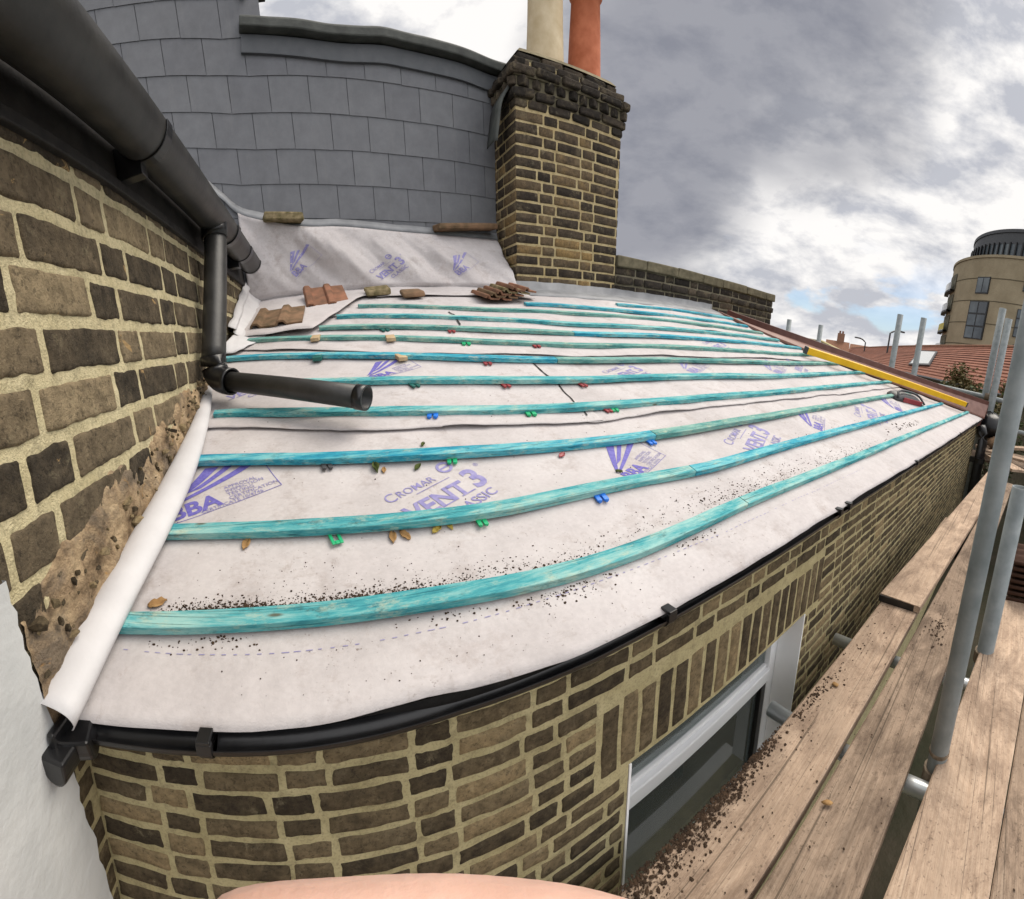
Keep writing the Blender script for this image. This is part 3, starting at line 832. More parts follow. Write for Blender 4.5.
def logo_name():
    it = [(text_polys('C', .085), (0, 0)), (text_polys('ROMAR', .062, .0003), (.064, .004))]
    ring = []
    for i in range(20):
        a0, a1 = 2 * math.pi * i / 20, 2 * math.pi * (i + 1) / 20
        it.append((quad((.375 + .042 * math.cos(a0), .055 + .042 * math.sin(a0)), (.375 + .042 * math.cos(a1), .055 + .042 * math.sin(a1)), (.375 + .027 * math.cos(a1), .055 + .027 * math.sin(a1)), (.375 + .027 * math.cos(a0), .055 + .027 * math.sin(a0))), (0, 0)))
    it.append((quad((.348, .048), (.402, .05), (.402, .062), (.348, .058)), (0, 0)))
    it.append((bar((.14, -.018), (.34, -.018), .004), (0, 0)))
    it.append((text_polys('VENT', .135, .004), (.02, -.155))); it.append((text_polys('3', .19, .006), (.385, -.155)))
    it.append((text_polys('®', .035), (.50, -.035)))
    it.append((text_polys('CLASSIC', .075, .001), (.16, -.24)))
    # engraved serifs for the big word
    for x in (.03, .10, .135, .20, .235, .31, .345): it.append((bar((x - .018, -.155), (x + .03, -.155), .007), (0, 0)))
    return it
LV, LS, LN = logo_v(), logo_small(), logo_name()
A27 = math.radians(26)
for (ox, oy, sc, par, mi) in ((-.68, 1.70, 1.08, sh1, m_ink), (1.32, 1.55, .86, sh1, m_ink), (3.5, 1.64, .95, sh1, m_ink), (6.3, 1.70, 1.35, sh1, m_ink),
                              (.36, 2.97, .85, sh2a, m_ink), (4.6, 2.80, 1.2, sh2b, m_ink2), (3.1, 2.82, 1.0, sh2b, m_ink2)):
    put_print(LV, (ox, oy), A27, sc, 'printed_emblem', mi, par)
    put_print(LS, (ox, oy), A27, sc, 'printed_small_text', m_ink2, par)
for (ox, oy, sc, par, mi) in ((.225, 1.66, .93, sh1, m_ink2), (2.27, 1.66, 1.15, sh1, m_ink2), (4.75, 1.72, 1.5, sh1, m_ink2), (-.66, 2.98, .8, sh2a, m_ink2), (2.1, 2.80, .9, sh2b, m_ink2), (5.3, 3.05, 1.0, sh2b, m_ink2), (4.2, 3.62, 1.0, sh3, m_ink2)):
    put_print(LN, (ox, oy), A27, sc, 'printed_lettering', mi, par)
dash = []
x = -.66
while x < 3.2:
    dash.append((bar((x, .004 * fn(x * 2)), (x + rnd.uniform(.010, .022), .004 * fn(x * 2)), .0022), (0, 0))); x += .034 if rnd.random() < .85 else .07
put_print(dash, (0, 1.075), 0, 1, 'printed_dashes', m_ink2, sh1)['kind'] = 'stuff'

# ------------------------------------------------------------------ battens
HB, WB = .031, .064
def batten(k, x0, x1, mat, label, nm='roof_batten'):
    n = max(10, int((x1 - x0) * 9)); P = []
    for i in range(n + 1):
        x = x0 + (x1 - x0) * i / n
        # lightly smoothed bow read from the survey points
        y = sum(batY(k, x + q) for q in (-.22, -.11, 0, .11, .22)) / 5
        P.append(V3((x, y, zr(y) + .018 + (.004 if y > 2 else 0) + .004 * fn(x * 1.3, k))))
    mb = MB(); rows = []
    sl = math.sqrt(1 + M * M)
    for i, p in enumerate(P):
        w = WB * (1 + .03 * fn(i * .3, k)); h = HB * (1 + .05 * fn(i * .37, k + 9)); e = .0018
        tw = .08 * fn(p.x * .5, k * 3)
        ex = V3((0, 1, M + tw)).normalized(); ez = V3((0, -M - tw, 1)).normalized()
        sec = [(0, 0), (0, h - e), (e, h), (w - e, h), (w, h - e), (w, 0)]
        rows.append([p + ex * (a + .0012 * fn(p.x * 9, a * 30, k)) + ez * (b + .0012 * fn(p.x * 8, b * 40, k + 4)) for a, b in sec])
    m = 6; vs = [q for r in rows for q in r]; fs = []
    for i in range(len(rows) - 1):
        for j in range(m): j2 = (j + 1) % m; fs.append((i * m + j, (i + 1) * m + j, (i + 1) * m + j2, i * m + j2))
    fs.append(tuple(range(m))); fs.append(tuple((len(rows) - 1) * m + j for j in range(m))[::-1])
    mb.add(vs, fs)
    o = mb.build(nm, mat, None)
    tag(o, label, 'batten', 'roof battens across the felt')
    return o
def bx(k, i): return BLINE[k][i][0]
sx = on_roof(745, 512).x
batten(1, bx(1, 0), sx, m_bat_teal, 'lowest batten on the left, pale turquoise with soil heaped along its upper side')
batten(1, sx + .006, 10.7, m_bat_teal, 'lowest batten on the right, running from the joint to the foot of the yellow level')
sx = on_roof(695, 480).x
batten(2, bx(2, 0), sx, m_bat_teal, 'left length of the second batten from the eaves, green clip sticking out below')
batten(2, sx + .006, bx(2, -1), m_bat_blue, 'right length of the second batten from the eaves, brighter blue')
sx = on_roof(655, 443).x
batten(3, bx(3, 0), sx, m_bat_blue, 'left length of the third batten from the eaves, deep blue front face')
batten(3, sx + .006, bx(3, -1), m_bat_green, 'right length of the third batten from the eaves, greener and duller')
batten(4, bx(4, 0), bx(4, -1), m_bat_teal, 'fourth batten from the eaves, just below the open pipe end')
batten(5, bx(5, 0), bx(5, -1), m_bat_teal, 'fifth batten from the eaves, partly hidden behind the black shoe pipe')
sx = on_roof(558, 367).x
batten(6, bx(6, 0), sx, m_bat_blue, 'left length of the sixth batten from the eaves, vivid blue')
batten(6, sx + .006, bx(6, -1), m_bat_green, 'right length of the sixth batten from the eaves, green grey')
batten(7, bx(7, 0), bx(7, -1), m_bat_green, 'seventh batten from the eaves, starting at the white felt flap')
sx = on_roof(575, 339).x
batten(8, bx(8, 0), sx, m_bat_green, 'left length of the eighth batten from the eaves, faded green')
batten(8, sx + .006, bx(8, -1), m_bat_blue, 'right length of the eighth batten from the eaves, bluer than its left length')
batten(9, bx(9, 0), bx(9, -1), m_bat_teal, 'ninth batten from the eaves, its left end under the loose felt')
batten(10, bx(10, 0), bx(10, -1), m_bat_green, 'tenth batten from the eaves, crossing below the tile pile')
batten(11, bx(11, 0), bx(11, -1), m_bat_blue, 'short bright blue batten beginning below the chimney foot')
batten(12, bx(12, 0), bx(12, -1), m_bat_blue, 'topmost short blue batten close under the parapet wall')

# ------------------------------------------------------------------ rolled felt along the house wall
def felt_roll():
    cl = [(49, 717, .076), (82, 655, .072), (119, 590, .072), (149, 535, .070), (173, 490, .062), (192, 446, .046), (204, 410, .030), (211, 378, .016)]
    P = [on_roof(px, py, .03 + r * .6) for px, py, r in cl]; R = [r for *_, r in cl]
    n = 60; path = spline(P, n); mb = MB(); rows = []
    for i, p in enumerate(path):
        t = i / n; r = interp([(j / (len(R) - 1), R[j]) for j in range(len(R))], t)
        tg = (path[min(i + 1, n)] - path[max(i - 1, 0)]).normalized()
        s = tg.cross(Z).normalized(); u = s.cross(tg)
        row = []
        for j in range(25):
            a = math.radians(-38 + 250 * j / 24)
            k = 1 + .05 * fn(i * .12, j * .2) + (.15 * (j / 24) if t > .8 else 0)
            row.append(p + s * (r * k * math.cos(a)) + u * (r * k * math.sin(a) * .62))
        rows.append(row)
    mb.grid(rows)
    o = mb.build('felt_roll', m_felt_white, None, smooth=True, thick=.002)
    tag(o, 'white rolled up felt edge lying along the foot of the house wall', 'felt roll')
felt_roll()
def felt_flap():
    mb = MB(); rows = []
    low = [on_roof(*p, .03) for p in ((221, 356), (240, 350), (258, 341), (266, 336))]
    hi = [on_x(*p, XL + .03) for p in ((224, 350), (231, 337), (238, 327), (246, 318))]
    n = 20; a = spline(low, n); b = spline(hi, n)
    for i in range(n + 1):
        r = []
        for j in range(13):
            f = j / 12; q = a[i].lerp(b[i], f); q += Z * (.05 * math.sin(f * math.pi) * (1 - .4 * i / n)) + Z * .012 * fn(i * .35, j * .3)
            r.append(q)
        rows.append(r)
    mb.grid(rows); o = mb.build('felt_flap', m_felt_white, None, smooth=True, thick=.003)
    tag(o, 'small white felt flap curling up beside the downpipe elbow', 'felt flap')
    mb = MB(); rows = []
    for i in range(40):
        y = 4.1 + (5.9 - 4.1) * i / 39; h = .12 + .16 * i / 39 + .03 * fn(y * 3, 2)
        rows.append([V3((XL + .02 + (.16 - .04 * f * 3) * (1 - f) + .02 * fn(y * 4, f * 2) + (.05 * math.sin(f * 3.1) if f > .6 else 0), y, zr(y) + .05 + h * f)) for f in [q / 10 for q in range(11)]])
    mb.grid(rows); o = mb.build('felt_strip', m_felt_white, None, smooth=True, thick=.003)
    tag(o, 'narrow white felt strip turned up against the house wall behind the downpipe', 'felt strip')
felt_flap()

# ------------------------------------------------------------------ slate dormer behind
KS, YS0 = .17, 5.8
def on_slate(px, py, off=0):
    d = ray(px, py); return d * ((YS0 - off) / (d.y - KS * d.x))
SU = V3((1, KS, 0)).normalized(); SN = V3((KS, -1, 0)).normalized()
def slate_u(p): return (p - V3((0, YS0, 0))).dot(SU)
def sl(u, z, n=0): return V3((0, YS0, 0)) + SU * u + Z * z + SN * n
dorm = empty('slate_dormer', (0, 6.2, ZG), 'dormer wall hung with dark grey slates behind the roof, capped with lead', 'building')
cop = [(238, 22), (300, 26), (340, 31), (380, 33), (400, 37), (430, 44), (460, 52), (490, 64), (524, 74)]
COPE = [(slate_u(on_slate(*p)), on_slate(*p).z) for p in cop]
zl = [on_slate(*p).z for p in ((170, 56), (170, 93), (170, 131), (170, 168), (170, 203))]
row_h = (zl[0] - zl[-1]) / 4
zb0 = zl[-1]
# courses droop a little to the right, as measured
def droop(u): return interp([(-5, 1.25), (-3, .64), (-2, .345), (-.6, .02), (.6, -.07), (1.5, -.10), (3.2, -.10)], u)
mb = MB(); SWD = .455
for k in range(-3, 9):
    z0 = zb0 + k * row_h
    u = -5.2 + (SWD / 2 if k % 2 else 0)
    while u < 3.6:
        u1 = u + SWD - .007
        a, b = u, min(u1, 3.5)
        uc = (a + b) / 2
        zt = z0 + row_h + .10 + droop(uc)
        lim = interp([(COPE[0][0], 9)] + [(COPE[0][0] + .001, COPE[0][1])] + COPE[1:], uc) if uc > COPE[0][0] + .2 else 9
        if b > a + .05 and z0 + droop(uc) < lim - .12:
            zt2 = min(zt, lim)
            j = rnd.uniform(-.003, .003); tl = rnd.random()
            vs = []
            for n0, n1 in ((.0, -.008), (.007, .001)):
                vs += [sl(a, z0 + droop(a) + j, n0 + .006), sl(b, z0 + droop(b) + j, n0 + .006 + rnd.uniform(-.001, .001)), sl(b, zt2 + (droop(b) - droop(uc) if zt2 == zt else 0), n1), sl(a, zt2 + (droop(a) - droop(uc) if zt2 == zt else 0), n1)]
            mb.add(vs, [(4, 5, 6, 7), (0, 1, 5, 4), (1, 2, 6, 5), (0, 4, 7, 3), (3, 7, 6, 2)], tl)
        u = u + SWD
mb.build('slates', m_slate, dorm)
mb = MB()
lims = COPE
# backing wall, stepped outline
uL = COPE[0][0]
pl = [(-5.3, ZG), (3.5, ZG)] + [(u, z + .0) for u, z in COPE[::-1]] + [(uL, 5.2), (-5.3, 5.2)]
vs = [sl(u, z, -.03) for u, z in pl] + [sl(u, z, -.45) for u, z in pl]; n = len(pl)
mb.add(vs, [tuple(range(n)), tuple(range(2 * n - 1, n - 1, -1))] + [(i, i + n, (i + 1) % n + n, (i + 1) % n) for i in range(n)])
mb.build('backing_wall', m_trimgrey, dorm)
mb = MB()
cp = [sl(u, z + .02, .02) for u, z in spline([(u, z, 0) for u, z in COPE], 50) for _ in (0,)] if False else [sl(p.x, p.y - .075 + .008 * fn(p.x * 3), -.02) for p in spline([(u, z, 0) for u, z in COPE], 60)]
mb.sweep(cp, [(.17, -.05), (.17, .045), (.11, .085), (-.11, .085), (-.17, .045), (-.17, -.05)])
mb.build('lead_capping', m_lead_dark, dorm, bevel=.015)
mb = MB()
fb = [sl(p.x, p.y - .235, .035) for p in spline([(u, z, 0) for u, z in COPE], 40)]
mb.sweep(fb, [(.012, -.09), (.012, .09), (-.03, .09), (-.03, -.09)])
mb.build('trim_board', m_trimgrey, dorm, bevel=.004)
p = on_slate(243, 8); mb = MB(); u = slate_u(p)
mb.box(sl(u, 4.5, 0), SU, SN, Z, .07, .16, 1.4); mb.build('corner_trim', m_white, dorm, bevel=.006)
mb = MB(); u2 = slate_u(on_slate(258, 8)); mb.box(sl(u2, 4.55, -.1), SU, SN, Z, .22, .12, 1.4); mb.box(sl(u2 + .14, 4.55, -.06), SU, SN, Z, .04, .1, 1.4)
mb.build('window_post', m_black, dorm, bevel=.004)
# flashing above the felt upstand
fl = [(200, 178), (222, 196), (245, 213), (300, 223), (340, 223.5), (400, 229), (460, 234), (512, 239)]
FL = [on_slate(*p, .04) for p in fl]
mb = MB(); rows = []
P = spline(FL, 60)
for i, p in enumerate(P):
    w = .10 + .015 * fn(i * .3)
    rows.append([p + Z * (w * .55) + Y * .02, p + Y * (-.01 + .008 * fn(i * .5)), p - Z * w * .45 - Y * (.02 + .014 * fn(i * .22, 3))])
mb.grid(rows); mb.build('lead_flashing', m_lead, dorm, smooth=True, thick=.004)
# vertical lead at the chimney end
mb = MB(); rows = []
for i in range(20):
    f = i / 19; p = on_slate(508 - 4 * f, 238 - 90 * f); rows.append([p + SU * (-.12) + SN * .02, p + SN * (.05 + .01 * fn(i)), p + SU * .14 + SN * .06])
mb.grid(rows); mb.build('side_flashing', m_lead_dark, dorm, thick=.004)

# ------------------------------------------------------------------ loose felt sheet with its upstand
def loose_sheet():
    ylow = [(XL, 4.10), (-.5, 4.12), (0.0, 4.10), (.27, 4.62), (.52, 5.12), (.62, 5.22), (1.2, 5.18), (1.9, 5.08), (2.7, 4.98)]
    base = [(XL, 5.72), (0, 5.78), (1.2, 5.66), (2.6, 5.52)]
    topc = [(p.x, p) for p in P]
    cols = []; NX = 130
    for i in range(NX + 1):
        x = -.72 + (2.62 + .72) * i / NX
        tp = None
        for (a, pa), (b, pb) in zip(topc, topc[1:]):
            if a <= x <= b: tp = pa.lerp(pb, (x - a) / (b - a + 1e-9))
        if tp is None: tp = P[0] if x < topc[0][0] else P[-1]
        tp = tp - Z * .05 - Y * .012
        yl, ybs = interp(ylow, x) + .012 * fn(x * 6), interp(base, x)
        col = []
        for j in range(14):
            f = j / 13; y = yl + (ybs - yl) * f
            lift = .055 * interp([(0, .9), (.12, 1.0), (.6, .75), (1, .5)], f) if x < .75 else .03
            col.append(V3((x, y, zr(y) + .016 + lift + .010 * fn(x * 4, y * 4, 2))))
        b0 = col[-1].copy()
        for j in range(1, 25):
            f = j / 24; q = b0.lerp(tp, f)
            fold = .05 + .11 * math.sin(math.pi * f) ** .6 * fn((x + f * .75) * 3.0, f * .7, 6) + .060 * math.sin(math.pi * f) ** .7 * abs(fn((x + f * .7) * 6.5, f * 1.2, 3)) + .02 * fn(x * 14 + f * 8, f * 4, 1) * math.sin(math.pi * f)
            sag = -.05 * math.sin(math.pi * f) + .10 * (1 - f) ** 4 * (f > 0) * 0
            q = q + V3((0, -1, 0)) * (fold - sag * .4)
            col.append(q)
        cols.append(col)
    mb = MB(); mb.grid(cols)
    o = mb.build('loose_underlay', m_felt, None, smooth=True, thick=.003)
    tag(o, 'crumpled pale felt sheet turned up against the slate dormer, tiles resting on it', 'roofing felt')
    return o, cols
loose, cols = loose_sheet()
def loose_pt(x, f):
    t = (x + .72) / (2.62 + .72) * (len(cols) - 1); i = int(max(0, min(len(cols) - 2, t))); a = t - i
    g = 13 + f * 24; j = int(max(0, min(36, g))); b = g - j
    p = (cols[i][j] * (1 - a) + cols[i + 1][j] * a) * (1 - b) + (cols[i][j + 1] * (1 - a) + cols[i + 1][j + 1] * a) * b
    return p + V3((0, -.008, .002))
for (x0, f0, sc, it, nm, mi) in ((-.15, .28, .95, LV, 'printed_emblem', m_ink2), (.78, .22, .95, LN, 'printed_lettering', m_ink2), (1.85, .22, .95, LV, 'printed_emblem', m_ink2)):
    put_print(it, (0, 0), math.radians(42), sc, nm, mi, loose, cut=.06, tf=lambda a, b, x0=x0, f0=f0: loose_pt(x0 + a, f0 + b / .95))

# ------------------------------------------------------------------ chimney and parapet
YC = 5.6
cl_, cr_ = on_y(516.5, 250, YC).x, on_y(616, 250, YC).x
ch = empty('chimney_stack', ((cl_ + cr_) / 2, YC + .35, .4), 'tall stock brick chimney stack with a crumbling corbelled top and two clay pots', 'chimney')
zc0, zc1 = zr(YC) - .2, on_y(570, 121, YC).z
DEP = .80
mb = MB(); mb.abox(cl_ + .003, cr_ - .003, YC + .003, YC + DEP, zc0, zc1 + .5); mb.build('mortar_core', m_mort_ch, ch)
mb = MB(); CC = .128
nr = int((zc1 - zc0) / CC)
for k in range(nr + 1):
    z0 = zc1 - (k + 1) * CC; z1 = z0 + CC - .024
    for (a, b) in course_bricks(cl_ - .004, cr_ + .004, .385, .19, .024, k):
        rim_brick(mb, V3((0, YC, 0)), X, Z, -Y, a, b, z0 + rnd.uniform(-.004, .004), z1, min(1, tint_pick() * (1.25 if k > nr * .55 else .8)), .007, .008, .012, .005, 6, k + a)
    for (a, b) in course_bricks(YC - .004, YC + DEP, .385, .19, .024, k + 1):
        rim_brick(mb, V3((cl_, 0, 0)), Y, Z, -X, a, b, z0, z1, min(1, tint_pick()), .007, .008, .012, .005, 5, k + a + 7)
        rim_brick(mb, V3((cr_, 0, 0)), Y, Z, X, a, b, z0, z1, min(1, tint_pick()), .007, .008, .012, .005, 5, k + a + 17)
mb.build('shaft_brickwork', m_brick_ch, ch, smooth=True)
# corbelled head: individual worn bricks
mb = MB(); mo = MB()
z = zc1
offs = [(.02, .105, 0), (.05, .105, 0), (.06, .12, 1), (.085, .10, 0), (.03, .10, 0), (-.06, .10, 0)]
for k, (of, hh, saw) in enumerate(offs):
    x0, x1, y0, y1 = cl_ - of, cr_ + of, YC - of, YC + DEP + of
    mo.abox(x0 + .05, x1 - .05, y0 + .05, y1 - .05, z - .005, z + hh + .005)
    L = .17 if saw else .33
    for side in range(3):
        a0, a1 = (x0, x1) if side == 0 else (y0, y1)
        u = a0 + (0 if k % 2 else -.12)
        while u < a1:
            l = L * rnd.uniform(.85, 1.12); p, q = max(u, a0), min(u + l - .018, a1); u += l
            if q - p < .05: continue
            c = (p + q) / 2; dz = rnd.uniform(-.012, .012); dn = rnd.uniform(-.02, .012)
            rot = rnd.uniform(-.06, .06) + (math.radians(35) if saw else 0)
            if side == 0: cen = V3((c, y0 + .075 - dn, z + hh / 2)); ax = X
            elif side == 1: cen = V3((x0 + .075 - dn, c, z + hh / 2)); ax = Y
            else: cen = V3((x1 - .075 + dn, c, z + hh / 2)); ax = Y
            Rm = Matrix.Rotation(rot, 3, 'Z') @ Matrix.Rotation(rnd.uniform(-.03, .03), 3, 'Y')
            mb.box(cen + Z * dz * .4, Rm @ ax, Rm @ ax.cross(Z), Z, (q - p) * (.95 if not saw else .8), .16, hh - .018, rnd.random() * .9, .008)
    z += hh
o = mb.build('corbel_bricks', m_brick_old, ch, bevel=.02, seg=3)
mo.build('corbel_mortar', m_cope, ch)
ztop = z
mb = MB()
prof = [(-.02, 0), (.10, .05), (.22, .13), (.30, .16)]
rows = []
for ins, dz in ((.06, 0), (.12, .06), (.22, .12), (.32, .15)):
    rows.append([V3((x, y, ztop + dz + .01 * fn(x * 6, y * 6))) for x, y in [(cl_ + ins, YC + ins), ((cl_ + cr_) / 2, YC + ins), (cr_ - ins, YC + ins), (cr_ - ins, YC + DEP / 2), (cr_ - ins, YC + DEP - ins), ((cl_ + cr_) / 2, YC + DEP - ins), (cl_ + ins, YC + DEP - ins), (cl_ + ins, YC + DEP / 2), (cl_ + ins, YC + ins)]])
mb.grid(rows)
mb.add([rows[-1][i] for i in range(8)], [tuple(range(8))])
mb.build('flaunching', m_flaunch, ch, smooth=False)
def pot(px0, px1, py, mat, nm, hgt, collar_z=None):
    yc = YC + DEP * .5
    a, b = on_y(px0, py, yc), on_y(px1, py, yc); r = (b.x - a.x) / 2; c = V3(((a.x + b.x) / 2, yc, ztop + .06)); mb = MB(); N = 28
    zs = [(0, 1.06), (.12, 1.02), (.5, .96), (hgt - .22, .86), (hgt - .2, 1.0), (hgt - .08, 1.02), (hgt, .98), (hgt, .80), (hgt - .3, .74)]
    rows = [[c + V3((r * k * math.cos(2 * math.pi * i / N), r * k * math.sin(2 * math.pi * i / N), zz)) for i in range(N + 1)] for zz, k in zs]
    mb.grid([r_[::-1] for r_ in rows]); mb.build(nm, mat, ch, smooth=True)
pot(528.5, 561, 45, m_pot_c, 'cream_chimney_pot', 1.9)
czz = on_y(585, 2, YC + DEP * .5).z - ztop
pot(570.5, 598, 50, m_pot_r, 'terracotta_chimney_pot', max(.7, czz + .18))
# lead cover flashing down the left of the corbel
mb = MB(); rows = []
for i in range(24):
    f = i / 23; q = spline([on_y(*p, YC + .06) for p in ((522, 66), (510, 82), (500, 100), (497, 122), (495, 140))], 23)[i]
    rows.append([q + V3((.035, .0, 0)), q + V3((0, .02 + .01 * fn(i * .4), 0)), q + V3((.01, .3, 0))])
mb.grid(rows); mb.build('lead_cover', m_lead_dark, ch, smooth=True, thick=.006)
# apron flashing at the foot
mb = MB(); rows = []
for i in range(50):
    f = i / 49; x = cl_ - .08 + (6.55 - cl_ + .08) * f; z0 = zr(YC)
    rows.append([V3((x, YC - .013, z0 + .13 + .012 * fn(x * 5))), V3((x, YC - .02, z0 + .045)), V3((x, YC - .20, zr(YC - .2) + .05 + .012 * fn(x * 3, 2))), V3((x, YC - .36 - .05 * fn(x * 2), zr(YC - .36) + .03 + .012 * fn(x * 4, 5)))])
mb.grid(rows); mb.build('lead_apron', m_lead, ch, smooth=True, thick=.004)

par = empty('parapet_wall', (6.4, YC + .2, ZG), 'low blackened brick parapet wall with a worn coping to the right of the chimney', 'wall')
px0, px1 = cr_ + .012, on_y(773, 300, YC).x
pz1 = on_y(640, 262, YC).z + .02
mb = MB(); mb.abox(px0, px1 - .004, YC + .004, YC + .32, ZG, pz1 - .14); mb.build('mortar_core', m_mort_old, par)
mb = MB()
for k in range(7):
    z1 = pz1 - .15 - k * CC; z0 = z1 - CC + .024
    for (a, b) in course_bricks(px0, px1, .385, .19, .024, k):
        rim_brick(mb, V3((0, YC + (-.03 if k == 1 else 0), 0)), X, Z, -Y, a, b, z0, z1, tint_pick(), .008, .008, .014, .006, 5, k + a)
    for (a, b) in course_bricks(YC, YC + .32, .28, .12, .024, k): rim_brick(mb, V3((px1, 0, 0)), Y, Z, X, a, b, z0, z1, tint_pick(), .008, .008, .014, .006, 4, k + a)
mb.build('brickwork', m_brick_old, par, smooth=True)
mb = MB(); u = px0
while u < px1 + .02:
    l = rnd.uniform(.55, .8); q = min(u + l, px1 + .03)
    mb.box(V3(((u + q) / 2, YC + .15, pz1 - .065)), X, Y, Z, q - u - .008, .40, .15, .5, .008); u += l
mb.build('coping', m_cope, par, bevel=.02, seg=3)

# ------------------------------------------------------------------ verge trim, level, tool pouch
vg = empty('metal_verge_trim', (9, 2.5, -.4), 'brown metal verge trim running down the right edge of the roof', 'verge trim')
yy = [5.45 - (5.45 - .84) * i / 60 for i in range(61)]
mb = MB(); lip = MB(); rows = []; rl = []
def lip_z(x, y):
    """height of the trim's top edge: a straight line as surveyed"""
    lo, hi = 690.0, 1023.0; az = math.atan2(x, y)
    for _ in range(40):
        m_ = (lo + hi) / 2; d = ray(m_, 318 + (m_ - 750) * .350)
        if math.atan2(d.x, d.y) < az: lo = m_
        else: hi = m_
    d = ray(lo, 318 + (lo - 750) * .350); return d.z / math.hypot(d.x, d.y) * math.hypot(x, y)
for y in yy:
    x = verge(y); wv = .30 + .12 * (5.45 - y) / 4.6
    zt = max(lip_z(x + wv, y), zr(y) + .12)
    a = V3((x + .02, y, zr(y) + .06)); b = V3((x + wv - .02, y, zt - .10)); c = V3((x + wv, y, zt)); c2 = V3((x + wv + .08, y, zt)); d_ = V3((x + wv + .08, y, zr(y) - .35))
    rows.append([V3((x + .02, y, zr(y) + .02)), a, a.lerp(b, .5) + Z * .01, b]); rl.append([b + V3((0, 0, .001)), c, c2, d_])
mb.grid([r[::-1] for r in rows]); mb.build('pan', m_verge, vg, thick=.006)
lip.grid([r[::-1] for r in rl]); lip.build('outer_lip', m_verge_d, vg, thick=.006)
lv = empty('spirit_level', on_roof(886, 377, .07), 'long yellow spirit level lying beside the brown verge trim', 'spirit level')
La, Lb = on_roof(806, 350, .14), on_roof(966, 404.5, .21)
ld = (Lb - La).normalized(); ls = ld.cross(V3((0, -M, 1)).normalized()).normalized(); lu = ls.cross(ld)
LL = (Lb - La).length
mb = MB(); mb.box((La + Lb) / 2, ld, ls, lu, LL, .07, .115); mb.build('beam', m_yellow, lv, bevel=.01)
for f, nm in ((.065, 'vial'), (.5, 'vial'), (.9, 'vial')):
    mb = MB(); mb.box(La.lerp(Lb, f) + ls * -.034, ld, ls, lu, .30, .012, .055); mb.build('vial', m_wood if f != .5 else m_greyp, lv, bevel=.006)
for e in (La, Lb):
    mb = MB(); mb.box(e, ld, ls, lu, .05, .075, .12); mb.build('end_cap', m_greyp, lv, bevel=.008)
tp = on_roof(912, 404, .0)
pouch = empty('tool_pouch', tp, 'small black pouch with a dark red front lying between battens near the level', 'pouch')
mb = MB()
c = tp - X * .12; ux = V3((.93, -.36, -.1)).normalized(); uy = V3((.36, .93, .28)).normalized(); un = ux.cross(uy)
rows = []
for i in range(9):
    a = -.42 + .84 * i / 8
    rows.append([c + ux * a + uy * (q * (.30 if i not in (0, 8) else .22)) + un * (.10 * (1 - (2 * i / 8 - 1) ** 4) * (1 - (q * 2 - 1) ** 4) + .01) for q in [j / 6 for j in range(7)]])
mb.grid(rows); mb.build('body', m_greyp, pouch, smooth=True, thick=.02)
mb = MB(); mb.box(c - uy * .01 + un * .05 + ux * .03, ux, uy, un, .56, .02, .085); mb.build('red_front', m_redp, pouch, bevel=.012)
mb = MB(); mb.tube(spline([c - ux * .4 + un * .06, c - ux * .3 + uy * .1 + un * .16, c + ux * .25 + uy * .12 + un * .16, c + ux * .42 + un * .05], 16), .02, 8); mb.build('strap', m_greyp, pouch, smooth=True)

